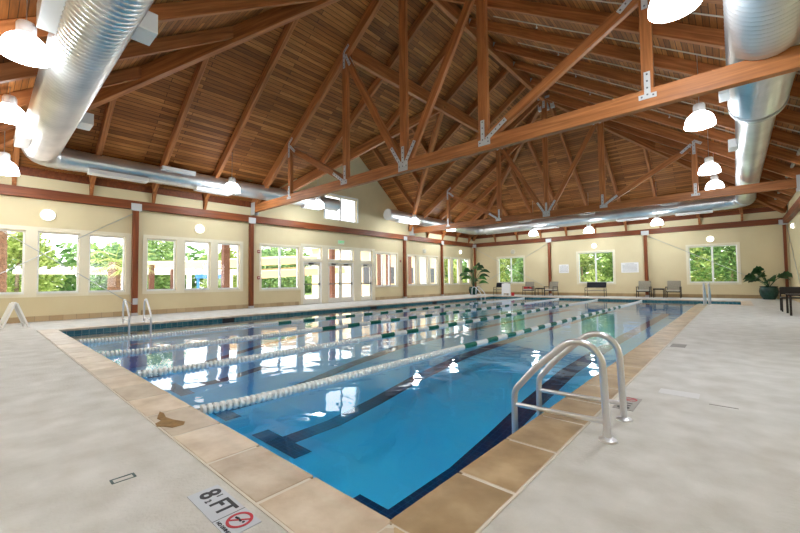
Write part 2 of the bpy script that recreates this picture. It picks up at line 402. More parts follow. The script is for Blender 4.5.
# gable over the doors
GW = (12.25, 14.50, 4.52, 5.84)
gz = lambda y: VZ - (VZ-ZE)/(Y2-VY)*abs(y-VY)
def gp(pts): prism(bm, [(XL-WT, y, z) for y, z in pts], (WT, 0, 0))
G0, G1 = 8.63, 17.92
gp([(G0, 4.5), (GW[0], 4.5), (GW[0], gz(GW[0])), (G0, gz(G0))])
gp([(Y1+.03, ZE+.02), (G0, ZE+.02), (G0, gz(G0))]); gp([(G1, ZE+.02), (Y2-.03, ZE+.02), (G1, gz(G1))])
gp([(GW[0], GW[3]), (GW[1], GW[3]), (GW[1], gz(GW[1])), (VY, VZ), (GW[0], gz(GW[0]))])
gp([(GW[1], 4.5), (G1, 4.5), (G1, gz(G1)), (GW[1], gz(GW[1]))])
tag(obj('wall_left', bm, PAINT), kind='structure')
FW = [(-14.03,-11.94,.90,2.84), (-8.04,-5.90,.88,2.90), (-2.01,.10,.86,2.92)]
bm = bmesh.new()
merge_wall(bm, FW, XL, XR, -.3, ZE+.02, lambda a, b, c, d: bx(bm, a, b, YF, YF+WT, c, d))
tag(obj('wall_far', bm, PAINT), kind='structure')
RW = [(4.9,6.9,.88,2.86), (13.0,15.0,.88,2.86)]  # windows out of view, added to let daylight in
bm = bmesh.new()
merge_wall(bm, RW, YN-WT, YF+WT, -.3, ZE+.02, lambda a, b, c, d: bx(bm, XR, XR+WT, a, b, c, d))
tag(obj('wall_right', bm, PAINT), kind='structure')
bm = box(XL, XR, YN-WT, YN, -.3, ZE+.02)
tag(obj('wall_near', bm, PAINT), kind='structure')
# tiled skirting
tag(obj('baseboard_left', bevel(box(XL, XL+.03, 3.95, 10.6, 0, .17), .004), BASEY), kind='structure')
tag(obj('baseboard_left', bevel(box(XL, XL+.03, YN, 3.70, 0, .17), .004), BASEY), kind='structure')
tag(obj('baseboard_left', bevel(box(XL, XL+.03, 15.95, YF-.1, 0, .17), .004), BASEY), kind='structure')
tag(obj('baseboard_far', bevel(box(XL+.04, XR, YF-.03, YF, 0, .19), .004), BASEX), kind='structure')
tag(obj('baseboard_right', bevel(box(XR-.03, XR, YN, YF-.04, 0, .17), .004), BASEY), kind='structure')
# ---- windows
wn = [0]
def window(axis, pos, sgn, a0, a1, z0, z1, mull=1, rail=None, case=True, fw=.05, tilt=0):
    """axis 1: in a wall of constant x; axis 0: in a wall of constant y. sgn points into the room"""
    wn[0] += 1; nm = 'window_%d' % wn[0]
    def B(bm, u0, u1, n0, n1, c, d):
        n0, n1 = pos + sgn*n0, pos + sgn*n1
        if axis == 1: bx(bm, n0, n1, u0, u1, c, d)
        else: bx(bm, u0, u1, n0, n1, c, d)
    loc = (pos, (a0+a1)/2, z0) if axis == 1 else ((a0+a1)/2, pos, z0)
    t = empty(nm, loc, kind='structure')
    bm = bmesh.new()
    B(bm, a0, a0+fw, -.17, -.09, z0, z1); B(bm, a1-fw, a1, -.17, -.09, z0, z1)
    B(bm, a0+fw, a1-fw, -.17, -.09, z0, z0+fw); B(bm, a0+fw, a1-fw, -.17, -.09, z1-fw, z1)
    obj('window_frame', bm, VINYL, t)
    for k in range(1, mull):
        u = a0 + (a1-a0)*k/mull; bm = bmesh.new(); B(bm, u-.045, u+.045, -.165, -.085, z0+fw, z1-fw); obj('mullion', bm, VINYL, t)
    if rail:
        bm = bmesh.new()
        for zz in rail: B(bm, a0+fw, a1-fw, -.145, -.115, zz-.012, zz+.012)
        obj('glazing_bar', bm, VINYL, t)
    bm = bmesh.new(); B(bm, a0+fw-.005, a1-fw+.005, -.133, -.127, z0+fw-.005, z1-fw+.005); obj('glass', bm, GLASS, t)
    if case:
        bm = bmesh.new(); B(bm, a0-.0, a1+.0, -.09, .05, z0-.035, z0); obj('window_sill', bm, WHITE, t)
    return t
for k, (a, b, c, d) in enumerate(WIN):
    window(1, XL, 1, a, b, c, d, mull=2 if k == 6 else (3 if k == 7 else 1), rail=None)
for a, b in DOORS: window(1, XL, 1, a, b, TZ0, TZ1, case=False, mull=2 if b-a > 1.5 else 1)
window(1, XL, 1, *GW, mull=2, rail=(5.2,))
for a in FW: window(0, YF, -1, *a, mull=2)
for a in RW: window(1, XR, -1, *a, mull=2)
# painted casings round the window bands
tn = [3]
def casing(rects, pos, axis, sgn, a0, a1, z0, z1, holes, m=CASE, th=.022):
    tn[0] += 1; bm = bmesh.new()
    def put(a, b, c, d):
        n0, n1 = sorted((pos, pos+sgn*th))
        if axis == 1: bx(bm, n0, n1, a, b, c, d)
        else: bx(bm, a, b, n0, n1, c, d)
    merge_wall(bm, holes, a0, a1, z0, z1, put)
    return tag(obj('trim_%d' % tn[0], bm, m), kind='structure')
casing(None, XL, 1, 1, YN, 3.62, .76, 2.96, WIN[0:3]); casing(None, XL, 1, 1, 3.98, 7.76, .76, 2.96, WIN[3:6])
casing(None, XL, 1, 1, 8.52, 10.70, .73, 2.96, WIN[6:7]); casing(None, XL, 1, 1, 15.94, 18.02, .74, 2.96, WIN[7:8])
casing(None, XL, 1, 1, 18.93, 22.42, .76, 2.93, WIN[8:11]); casing(None, XL, 1, 1, 23.05, 26.88, .76, 2.93, WIN[11:14])
casing(None, XL, 1, 1, 10.72, 15.92, 0, 3.08, [(a, b, 0, DZ) for a, b in DOORS]+[(a, b, TZ0, TZ1) for a, b in DOORS])
casing(None, XL, 1, 1, GW[0]-.1, GW[1]+.1, GW[2], GW[3]+.1, [GW], VINYL)
for a in FW: casing(None, YF, 0, -1, a[0]-.12, a[1]+.12, a[2]-.12, a[3]+.12, [a])
for a in RW: casing(None, XR, 1, -1, a[0]-.12, a[1]+.12, a[2]-.12, a[3]+.12, [a])
# ---- doors
BAR = mat('door_bar', srgb(130,132,130), .35, .7)
dn = 0
for a, b in DOORS:
    leaves = [(a, (a+b)/2), ((a+b)/2, b)] if b-a > 1.5 else [(a, b)]
    dn += 1
    t = empty('door_%d' % dn, (XL, (a+b)/2, 0), kind='structure')
    bm = bmesh.new()
    bx(bm, XL-.2, XL-.02, a, a+.04, 0, DZ); bx(bm, XL-.2, XL-.02, b-.04, b, 0, DZ); bx(bm, XL-.2, XL-.02, a, b, DZ-.04, DZ)
    obj('door_frame', bm, VINYL, t)
    for k, (u, w) in enumerate(leaves):
        u, w = u+.045, w-.045 if k == len(leaves)-1 else w-.004
        if k: u -= .04
        bm = bmesh.new()
        bx(bm, XL-.13, XL-.08, u, u+.11, .01, DZ-.045); bx(bm, XL-.13, XL-.08, w-.11, w, .01, DZ-.045)
        bx(bm, XL-.13, XL-.08, u+.11, w-.11, .01, .26); bx(bm, XL-.13, XL-.08, u+.11, w-.11, DZ-.18, DZ-.045)
        lf = obj('door_leaf', bm, WHITE, t)
        obj('door_glass', box(XL-.108, XL-.102, u+.105, w-.105, .255, DZ-.175), GLASS, lf)
        bm = bmesh.new(); bx(bm, XL-.04, XL-.015, u+.08, w-.05, .99, 1.05); bx(bm, XL-.08, XL-.015, u+.06, u+.1, .98, 1.06); bx(bm, XL-.08, XL-.012, w-.12, w-.05, .95, 1.09)
        obj('push_bar', bevel(bm, .004), BAR, lf)
        c = (u+w)/2; bm = bmesh.new(); bx(bm, XL-.08, XL-.02, c-.2, c+.08, DZ-.13, DZ-.07); bx(bm, XL-.06, XL-.04, c-.2, c+.25, DZ-.06, DZ-.045)
        obj('door_closer', bevel(bm, .003), BOLT, lf)

# ---- roof boards
def plane_obj(name, pts, m, up=.05):
    bm = bmesh.new()
    n = (Vector(pts[1])-Vector(pts[0])).cross(Vector(pts[2])-Vector(pts[0])).normalized()
    if n.z < 0: n = -n
    prism(bm, pts, n*up); bmesh.ops.triangulate(bm, faces=[f for f in bm.faces if len(f.verts) > 4])
    bmesh.ops.recalc_face_normals(bm, faces=bm.faces[:])
    return tag(obj(name, bm, m), kind='structure')
NL, NR, FL, FR = (XL,YN,ZE), (XR,YN,ZE), (XL,YF,ZE), (XR,YF,ZE)
E1, E2, V = (XL,Y1,ZE), (XL,Y2,ZE), (VX,VY,VZ)
R1, R2 = (XM,Y1,ZR), (XM,Y2,ZR)
plane_obj('ceiling', [NL, E1, V, R1], BRD_Y); plane_obj('ceiling', [R1, V, R2], BRD_Y); plane_obj('ceiling', [V, E2, FL, R2], BRD_Y)
plane_obj('ceiling', [NR, FR, R2, R1], BRD_Y)
plane_obj('ceiling', [FL, FR, R2], BRD_X); plane_obj('ceiling', [NL, NR, R1], BRD_X)
G = (XL-WT, VY, VZ)
plane_obj('ceiling', [(XL-WT,Y1,ZE), E1, V, G], BRD_X); plane_obj('ceiling', [(XL-WT,Y2,ZE), E2, V, G], BRD_X)

# ================================================================== TIMBER FRAME
RD = .30      # rafter depth
zl = lambda x: ZE + SL*(x-XL)
SLR = (ZR-ZE)/(XR-XM)
zr = lambda x: ZE + SLR*(XR-x)
ORD = ['first','second','third','fourth','fifth','sixth','seventh','eighth','ninth','tenth','eleventh','twelfth']
def slope_bar(name, p, q, w, h, m, parent=None, gap=.0):
    """member hung just under the boards: p and q are points on the boards"""
    return bar(name, p, q, w, h, m, parent, off=-(h/2+gap+.004))
STEP = (Y2-Y1)/6
def rafter(p, q, label, grp, w=.13, hang=None):
    o = slope_bar('rafter', p, q, w, RD, TIMBER)
    tag(o, label, 'rafter', grp)
    if hang is not None:                       # galvanised hanger at the upper end
        P, Q = Vector(p), Vector(q); d = (Q-P).normalized()
        M, L = frame_M(p, q); bm = bmesh.new()
        bx(bm, L-.16, L-.02, -w/2-.006, -w/2-.001, -RD-.02, -.06); bx(bm, L-.16, L-.02, w/2+.001, w/2+.006, -RD-.02, -.06)
        bx(bm, L-.16, L-.02, -w/2-.006, w/2+.006, -RD-.03, -RD-.01)
        obj('joist_hanger', bm, PLATE, o, M)
    return o
# left slope, near bay: jack rafters wall -> near hip
SN = (ZR-ZE)/(Y1-YN); SF = (ZR-ZE)/(YF-Y2)
def hipx_l_near(y): return XL + (XM-XL)*(y-YN)/(Y1-YN)
ys = [6.12, 4.29, 2.46, .63]
for k, y in enumerate(ys):
    x = hipx_l_near(y)-.12
    rafter((XL, y, zl(XL)), (x, y, zl(x)), 'rafter from left wall to near hip, %s one on camera side of near truss' % ORD[k], 'left rafters before the near truss')
# left slope, between header and ridge, and valley -> header
for k in range(1, 6):
    y = Y1+STEP*k
    x0 = VX+.1
    rafter((x0, y, zl(x0)), (XM-.08, y, zl(XM-.08)), 'rafter between left purlin and ridge, %s one beyond the near truss' % ORD[k-1], 'rafters between header and ridge', hang=1)
    xv = XL + (VX-XL)*(1-abs(y-VY)/(Y2-VY)) + .12
    if xv < VX-.4:
        rafter((xv, y, zl(xv)), (VX-.1, y, zl(VX-.1)), 'short rafter from gable valley up to left purlin, %s one beyond the near truss' % ORD[k-1], 'jack rafters of the gable valleys', hang=1)
def hipx_l_far(y): return XL + (XM-XL)*(YF-y)/(YF-Y2)
ys = [Y2+STEP*k for k in (1,2,3,4)]
for k, y in enumerate(ys):
    x = hipx_l_far(y)-.12
    if x < XL+.3: continue
    rafter((XL, y, zl(XL)), (x, y, zl(x)), 'rafter from left wall to far left hip, %s one beyond the far truss' % ORD[k], 'left rafters beyond the far truss')
# right slope
for k in range(1, 6):
    y = Y1+STEP*k
    rafter((XR, y, zr(XR)), (XM+.08, y, zr(XM+.08)), 'long rafter of right slope up to the ridge, %s one beyond the near truss' % ORD[k-1], 'long rafters of the right slope', hang=1)
for k in (1,2,3,4):
    y = Y2+STEP*k; x = XR + (XM-XR)*(YF-y)/(YF-Y2)+.12
    if x < XR-.3: rafter((XR, y, zr(XR)), (x, y, zr(x)), 'right slope rafter ending on far right hip, %s one beyond the far truss' % ORD[k-1], 'right rafters beyond the far truss')
    y = Y1-STEP*k; x = XR + (XM-XR)*(y-YN)/(Y1-YN)+.12
    if x < XR-.3: rafter((XR, y, zr(XR)), (x, y, zr(x)), 'right slope rafter ending on near right hip, %s one before the near truss' % ORD[k-1], 'right rafters before the near truss')
# hip ends
HALF = XM-XL
for j in range(-4, 5):
    x = -6.95 + j*1.82
    fr = (x-XL)/(XM-XL) if j <= 0 else (XR-x)/(XR-XM)
    side = 'under the ridge end' if j == 0 else ('%s one %s of the centre' % (ORD[abs(j)-1], 'left' if j < 0 else 'right'))
    if fr < .05: continue
    yy = YF-(YF-Y2)*fr+.12; rafter((x, YF, ZE), (x, yy, ZE+SF*(YF-yy)), 'rafter rising from the far wall, ' + side, 'rafters of the far hip end')
    yy = YN+(Y1-YN)*fr-.12; rafter((x, YN, ZE), (x, yy, ZE+SN*(yy-YN)), 'rafter overhead rising from the near wall, ' + side, 'rafters of the near hip end')
# dormer rafters
SD = (VZ-ZE)/(Y2-VY)
for k, x in enumerate([XL+1.5, XL+3.0, XL+4.6]):
    for s, w in ((-1, 'left'), (1, 'right')):
        yv = (VY-Y1)*(1-(x-XL)/(VX-XL))
        o = rafter((x, VY+s*(yv-.1), VZ-SD*(yv-.1)), (x, VY+s*.08, VZ-SD*.08), 'rafter of entrance gable, %s slope, %s one in from the gable wall' % (w, ORD[k]), 'rafters of the entrance gable', w=.11)
# main members
def member(name, p, q, w, h, label, cat, m=TIMBER, grp=None, gap=0): return tag(slope_bar(name, p, q, w, h, m, gap=gap), label, cat, grp)
member('ridge_timber', (XM, Y1+.1, ZR-.06), (XM, Y2-.1, ZR-.06), .16, .52, 'long ridge timber joining the tops of the two trusses', 'ridge timber')
member('header_timber', (VX, Y1+.1, zl(VX)-.02), (VX, Y2-.1, zl(VX)-.02), .16, .50, 'long purlin timber across the left slope holding up the gable ridge', 'purlin')
member('hip_rafter', (XL, YN, ZE-.05), (XM-.1, Y1-.1, ZR-.1), .18, .46, 'heavy hip rafter rising from the near left corner behind the metal ducts', 'hip rafter')
member('hip_rafter', (XR, YN, ZE-.05), (XM+.1, Y1-.1, ZR-.1), .18, .46, 'heavy hip rafter over the viewer, rising from the near right corner', 'hip rafter')
member('hip_rafter', (XL, YF, ZE-.05), (XM-.1, Y2+.1, ZR-.1), .18, .42, 'hip rafter rising from the far left corner to the ridge end', 'hip rafter')
member('hip_rafter', (XR, YF, ZE-.05), (XM+.1, Y2+.1, ZR-.1), .18, .42, 'hip rafter rising from the far right corner to the ridge end', 'hip rafter')
member('valley_rafter', (XL, Y1+.08, ZE-.05), (VX-.05, VY-.05, VZ-.08), .2, .36, 'valley rafter of the entrance gable rising from beside the near truss', 'valley rafter')
member('valley_rafter', (XL, Y2-.08, ZE-.05), (VX-.05, VY+.05, VZ-.08), .2, .36, 'valley rafter of the entrance gable rising from beside the far truss', 'valley rafter')
member('gable_ridge', (XL, VY, VZ-.02), (VX-.1, VY, VZ-.02), .1, .3, 'ridge timber of the entrance gable above the high small window', 'ridge timber')
# hub hardware under the ridge end
bm = bmesh.new()
for dx, dy in ((-.32,.3), (.32,.3), (0,.42)):
    bx(bm, XM+dx-.09, XM+dx+.09, Y2+dy-.09, Y2+dy+.09, ZR-.9, ZR-.5)
tag(obj('ridge_connector', bevel(bm, .01), PLATE), 'grey steel connector where the far hips meet under the ridge end', 'steel connector')

# ---- trusses
XA, XB, XC, XD, XE = -13.14, -9.715, XM, -4.50, -1.10
ZC = 4.29
def plate(parent, Y, pts, label=None):
    """flat steel straps (polylines of (x,z) pairs) bolted on both faces of the truss"""
    bm = bmesh.new()
    for s in (-1, 1):
        yf = Y + s*.082
        for i_, ((x0, z0), (x1, z1), w) in enumerate(pts):
            yo = yf + s*.0025*i_
            M, L = frame_M((x0, yo, z0), (x1, yo, z1), (0,1,0))
            bx(bm, 0, L, -w/2, w/2, -.006, .006, 0, M)
            for k in range(max(2, int(L/.11))):
                u = .05+(L-.1)*k/max(1, int(L/.11)-1)
                bx(bm, u-.014, u+.014, -.014, .014, -.016, .016, 1, M)
    return obj('connector_plate', bm, [PLATE, BOLT], parent)
def truss(Y, label):
    t = empty('roof_truss', (XM, Y, ZC), label, 'roof truss', 'big roof trusses')
    bar('bottom_chord', (XL+.02, Y, ZC+.17), (XR-.02, Y, ZC+.17), .16, .34, TIMBER, t)
    slope_bar('top_chord', (XL, Y, ZE), (XM, Y, ZR), .16, .36, TIMBER, t, gap=0)
    slope_bar('top_chord', (XR, Y, ZE), (XM, Y, ZR), .16, .36, TIMBER, t, gap=0)
    zt_ = ZC+.34
    top = {XA: zl(XA)-.42, XB: zl(XB)-.42, XC: ZR-.45, XD: zr(XD)-.42, XE: zr(XE)-.42}
    for x in (XA, XB, XC, XD, XE):
        w = .25 if x in (XB, XC, XD) else .19
        bar('web_post', (x, Y, zt_-.01), (x, Y, top[x]), .13, w, TIMBER, t, up=(1,0,0))
    for (x0, z0), (x1, z1) in (((XA+.12, top[XA]-.05), (XB-.16, zt_+.02)), ((XB+.1, top[XB]-.1), (XC-.2, zt_+.05)),
                              ((XE-.12, top[XE]-.05), (XD+.16, zt_+.02)), ((XD-.1, top[XD]-.1), (XC+.2, zt_+.05))):
        bar('web_brace', (x0, Y, z0), (x1, Y, z1), .12, .2, TIMBER, t, up=(0,1,0)) if False else bar('web_brace', (x0, Y, z0), (x1, Y, z1), .12, .22, TIMBER, t)
    zc = ZC+.24
    def dirv(x0, z0, x1, z1, L):
        d = math.hypot(x1-x0, z1-z0); return (x0+(x1-x0)/d*L, z0+(z1-z0)/d*L)
    # bottom connectors
    for x in (XA, XE): plate(t, Y, [((x, zc-.06), (x, zc+.42), .1), ((x-.14, zc-.04), (x+.14, zc-.04), .09)])
    for x, xo, s in ((XB, XA, -1), (XD, XE, 1)):
        plate(t, Y, [((x, zc-.02), (x, zc+.52), .1), ((x-s*.12, zc-.04), (x+s*.2, zc-.04), .14),
                     ((x+s*.1, zc+.02), dirv(x+s*.16, zt_+.02, xo, top[xo], .52), .1)])
    plate(t, Y, [((XC-.18, zc-.06), (XC+.18, zc-.06), .28), ((XC, zc), (XC, zc+.52), .1),
                 ((XC-.12, zc+.05), dirv(XC-.2, zt_+.05, XB, top[XB], .5), .1), ((XC+.12, zc+.05), dirv(XC+.2, zt_+.05, XD, top[XD], .5), .1)])
    # top connectors
    for x, xi, f, s in ((XA, XB, zl, 1), (XB, XC, zl, 1), (XE, XD, zr, -1), (XD, XC, zr, -1)):
        z = f(x)-.22
        sl = SL*s
        plate(t, Y, [((x, z), (x, z-.55), .1), ((x-.0, z), (x+.25, z+.25*sl), .1) , ((x+s*.08, z-.12), dirv(x+s*.12, top[x]-.05, xi, zt_, .35), .1)])
    plate(t, Y, [((XC, ZR-.2), (XC, ZR-.95), .12), ((XC-.3, ZR-.42), (XC+.3, ZR-.42), .12)])
    # end shoes
    for x, s in ((XL, 1), (XR, -1)):
        bm = bmesh.new()
        for q in (-1, 1): bx(bm, x+s*.02, x+s*.36, Y+q*.082, Y+q*.1, ZC-.12, ZC+.44)
        obj('steel_shoe', bm, PLATE, t)
    return t
truss(Y1, 'large timber roof truss crossing the whole view, nearest the camera')
truss(Y2, 'far timber roof truss above the middle of the pool, behind the nearest one')

# ---- wall beams and posts
def wbeam(p, q, label): return tag(bar('wall_beam', p, q, .2, ZT-ZB, DARKT), label, 'beam', 'beams on top of the wall posts')
zz = (ZB+ZT)/2
wbeam((XL+.1, YN+.01, zz), (XL+.1, YF-.21, zz), 'dark timber beam along the top of the left window wall')
wbeam((XL+.01, YF-.1, zz), (XR-.01, YF-.1, zz), 'dark timber beam along the top of the far wall')
wbeam((XR-.1, YN+.01, zz), (XR-.1, YF-.21, zz), 'dark timber beam along the top of the right wall')
wbeam((XL+.21, YN+.1, zz), (XR-.21, YN+.1, zz), 'dark timber beam along the wall behind the viewer')
def post(x, y, label, dx, dy, w=.17):
    t = empty('timber_post', (x, y, 0), label, 'post', 'wall posts under the beam')
    bar('shaft', (x, y, .02), (x, y, ZB), w, w, DARKT, t, up=(1,0,0))
    bm = bmesh.new()
    if dx: bx(bm, x+dx*(w/2), x+dx*(w/2+.02), y-.16, y+.16, ZB-.06, ZB+.2)
    else: bx(bm, x-.2, x+.2, y+dy*(w/2), y+dy*(w/2+.02), ZB-.06, ZB+.2)
    obj('post_cap_plate', bm, PLATE, t)
    obj('base_shoe', box(x-w/2-.01, x+w/2+.01, y-w/2-.01, y+w/2+.01, .0, .1), PLATE, t)
    return t
PO = .115
post(XL+PO, 3.72, 'timber post on the left wall between the first two window bays', 1, 0)
post(XL+PO, Y1-.12, 'timber post on the left wall under the near truss end', 1, 0)
post(XL+PO, 18.55, 'timber post on the left wall just right of the glass doors bay', 1, 0)
post(XL+PO, 22.75, 'slim timber post on the left wall between the last two window bays', 1, 0, .14)
post(XL+.32, YF-.3, 'timber post standing in the far left corner behind the potted palm', 0, -1, .14)
post(-9.95, YF-PO, 'timber post on the far wall, the left of its two inner posts', 0, -1)
post(-4.08, YF-PO, 'timber post on the far wall behind the grey armchairs', 0, -1)
post(XR-.15, YF-.16, 'dark timber post in the far right corner beside the glazed pot', 0, -1, .12)
# rafter tail blocks between beam and roof
bmk = 0
ly = [6.12, 4.29, 2.46, .63] + [Y2+STEP*k for k in (1,2,3,4)]
for k, y in enumerate(sorted(ly)):
    if y > YF-.3: continue
    bm = bmesh.new(); prism(bm, [(XL+.005, y-.05, ZT+.02), (XL+.05, y-.05, ZT+.02), (XL+.26, y-.05, ZT+.42), (XL+.005, y-.05, ZT+.42)], (0, .10, 0))
    tag(obj('rafter_block', bm, TIMBER), 'small wedge block on the left wall beam, %s one from the near end' % ORD[k], 'timber block', 'blocks on the left wall beam')
for k, x in enumerate((-14.2, -12.36, -10.55, -8.76, -6.9, -5.11, -3.3, -1.45, .35)):
    bm = bmesh.new()
    prism(bm, [(x-.05, YF-.005, ZT+.02), (x-.05, YF-.05, ZT+.02), (x-.05, YF-.26, ZT+.42), (x-.05, YF-.005, ZT+.42)], (.1, 0, 0))
    tag(obj('rafter_block', bm, TIMBER), 'small wedge block on the far wall beam, %s one from the left' % ORD[k], 'timber block', 'blocks on the far wall beam')
# dark trim strip where walls meet the roof
tn[0] += 1; tag(obj('trim_%d' % tn[0], box(XL+.001, XL+.04, YN, Y1, 4.53, 4.79), DARKT), kind='structure')
tn[0] += 1; tag(obj('trim_%d' % tn[0], box(XL+.001, XL+.04, Y2, YF, 4.53, 4.79), DARKT), kind='structure')
tn[0] += 1; tag(obj('trim_%d' % tn[0], box(XL, XR, YF-.04, YF-.001, 4.53, 4.79), DARKT), kind='structure')
# sprinkler pipes along the right slope
PIPE = mat('pipe_paint', srgb(196,186,170), .4)
for k in range(5):
    y = Y1+STEP*(k+.5); xs = [-5.6, 1.6]; bm = bmesh.new()
    tube(bm, [(x, y, zr(x)-.2) for x in xs], .016, 8)
    o = tag(obj('sprinkler_pipe', bm, PIPE, smooth=True), 'thin pale pipe under right roof slope, %s one beyond the near truss' % ORD[k], 'pipe', 'sprinkler pipes of the right slope')
    for x in (-4.2, -1.6):
        bm = bmesh.new(); tube(bm, [(x, y, zr(x)-.2), (x, y, zr(x)-.3)], .012, 6); lathe(bm, [(0,-.31),(.03,-.31),(.03,-.3),(0,-.3)], 10, (x, y, zr(x)))
        obj('sprinkler_head', bm, PLATE, o)
bm = bmesh.new(); tube(bm, [(1.62, 4, 5.05), (1.62, 26.6, 5.05)], .05, 12); 
tag(obj('sprinkler_main', bm, PIPE, smooth=True), 'thick pale pipe running along the right wall under the roof', 'pipe')
# wall bracing rods
def rod(p, q, label, r=.012):
    bm = bmesh.new(); tube(bm, [p, q], r, 8); tag(obj('bracing_rod', bm, GALV, smooth=True), label, 'bracing rod', 'steel bracing rods on the walls')
xw = XL+.07
rod((xw, 3.75, 3.75), (xw, -.7, .75), 'thin steel rod crossing the near left windows, falling towards the camera')
rod((xw+.04, 3.75, .35), (xw+.04, -.7, 3.55), 'thin steel rod crossing the near left windows, rising towards the camera')
yw = YF-.07
rod((-4.0, yw, 3.75), (1.95, yw, .35), 'thin steel rod across the right far window, falling from the post top to the right')
rod((-10.0, yw, 3.75), (-16.1, yw, .45), 'thin steel rod on the far wall falling leftwards from the left inner post')
rod((-10.0, yw-.04, .45), (-16.1, yw-.04, 3.75), 'thin steel rod on the far wall falling rightwards from the far left corner')
rod((XR-.07, YF-.3, 3.75), (XR-.07, 22.5, .5), 'thin steel rod on the right wall beside the far corner')

# ================================================================== DUCTS
def duct_pts(path, rads, step=.04, rib=.016):
    """sample a rounded polyline evenly; alternate radii make the spiral ribs"""
    P = []; acc = []
    for i in range(len(path)-1):
        a, b = path[i], path[i+1]; L = (b-a).length; n = max(1, int(L/step))
        for k in range(n): P.append(a.lerp(b, k/n))
    P.append(path[-1]); s = 0; out = [rads(P[0], 0)]
    ra = []
    for i, p in enumerate(P):
        ra.append(rads(p, i)*(1 + (.04 if rads(p, i) > .4 else .022)*(i % 3 == 0)))
    return P, ra
def duct(name, pts, rads, label, seg=28, bend=.8, cap=True):
    P, ra = duct_pts(smooth_path(pts, bend, 10), rads)
    t = empty(name, tuple(pts[0]), label, 'duct', 'round ventilation ducts')
    bm = bmesh.new(); tube(bm, P, .3, seg, rad=ra, cap=cap); obj('duct_pipe', bm, DUCTM, t, smooth=True)
    return t
XDL, YDN, XDR, YDF = -15.25, 1.05, .48, 26.0
def rad_a(p, i):
    if p.x > XDL+.55: return .41 if p.x > XDL+1.1 else .41-(XDL+1.1-p.x)/.55*.05
    return .31 if p.y > YDN+1.2 else .36-(p.y-YDN)/1.2*.05 if p.y > YDN else .36
dA = duct('air_duct', [Vector((-1.6, YDN, 5.0)), Vector((XDL, YDN, 5.0)), Vector((XDL, 12.2, 5.08))], rad_a,
     'big spiral metal duct across the upper left, bending along the left wall', bend=.75)
dB = duct('air_duct', [Vector((XDL, 16.0, 5.08)), Vector((XDL, YDF, 5.0)), Vector((XDR, YDF, 5.08)), Vector((XDR, 1.4, 5.0))],
     lambda p, i: (.47 if p.y < 11.3 else .36 if p.y > 11.9 else .47-(p.y-11.3)/.6*.11) if p.x > XDR-.35 and p.y < YDF-.9 else (.39 if p.x > XDL+1 else .33),
     'spiral metal duct round the far corners, coming back over the right deck', bend=.9)
obj('duct_collar', (lambda b: (tube(b, [(XDR, 11.15, 5), (XDR, 11.3, 5)], .49, 28), b)[1])(bmesh.new()), GALV, dB, smooth=True)
def register(par, c, s, name='register_box', m=REG):
    bm = bmesh.new(); bx(bm, c[0]-s[0]/2, c[0]+s[0]/2, c[1]-s[1]/2, c[1]+s[1]/2, c[2]-s[2]/2, c[2]+s[2]/2)
    return obj(name, bevel(bm, .006), m, par)
register(dA, (-6.6, YDN-.46, 5.0), (1.5, .26, .34)); register(dA, (-6.5, YDN+.5, 5.0), (.42, .28, .30))
register(dA, (-11.2, YDN+.5, 4.95), (.5, .26, .26)); register(dA, (-13.1, YDN-.42, 4.8), (1.0, .26, .26))
register(dA, (XDL+.15, 3.0, 4.70), (.34, 1.6, .14)); register(dA, (XDL+.15, 6.0, 4.71), (.34, 1.3, .12))
register(dA, (XDL+.1, 10.6, 4.72), (.3, 1.0, .12))
register(dB, (XDL+.1, 17.3, 4.76), (.3, 1.2, .12)); register(dB, (XDR-.52, 10.2, 5.0), (.2, .5, .26)); register(dB, (XDR-.42, 14.4, 4.95), (.2, .5, .24))
for x in (-9.6, -4.5, -1.6): register(dB, (x, YDF-.1, 4.66), (1.6, .4, .1))
for x in (-11.0, -6.9, -2.6):      # small framed grilles on the room side
    bm = bmesh.new(); y0 = YDF-.36
    for a in ((x-.45, x+.45, .16, .19), (x-.45, x+.45, .33, .36), (x-.45, x-.41, .16, .36), (x+.41, x+.45, .16, .36)):
        bx(bm, a[0], a[1], y0-.02, y0+.05, 5.05+a[2], 5.05+a[3])
    obj('side_grille', bm, REG, dB)
bm = bmesh.new(); bx(bm, XDL+.2, XDL+.34, 4.2, 5.3, 5.18, 5.3); obj('side_grille', bm, REG, dA)
# white disc for the grille end: reflected window light is put into its colour
bm = bmesh.new(); lathe(bm, [(0,0),(.31,0),(.31,.02),(0,.02)], 24); obj('lit_grille_end', bm, REG, dB, Matrix.Translation((XDL, 15.99, 5.08)) @ Matrix.Rotation(R(90), 4, 'X'), smooth=False)
# hangers
for i, (x, y) in enumerate([(-5, YDN), (-9.5, YDN), (XDL, 4.5), (XDL, 9), (XDL, 19.5), (-12, YDF), (-5, YDF), (XDR, 8.5), (XDR, 14), (XDR, 20)]):
    top = min(zl(x), zr(x), ZE+SN*(y-YN), ZE+SF*(YF-y))-.02
    bm = bmesh.new(); tube(bm, [(x, y, 5.0+.36), (x, y, top)], .006, 6); obj('hanger_rod', bm, GALV, dA if i < 4 else dB)

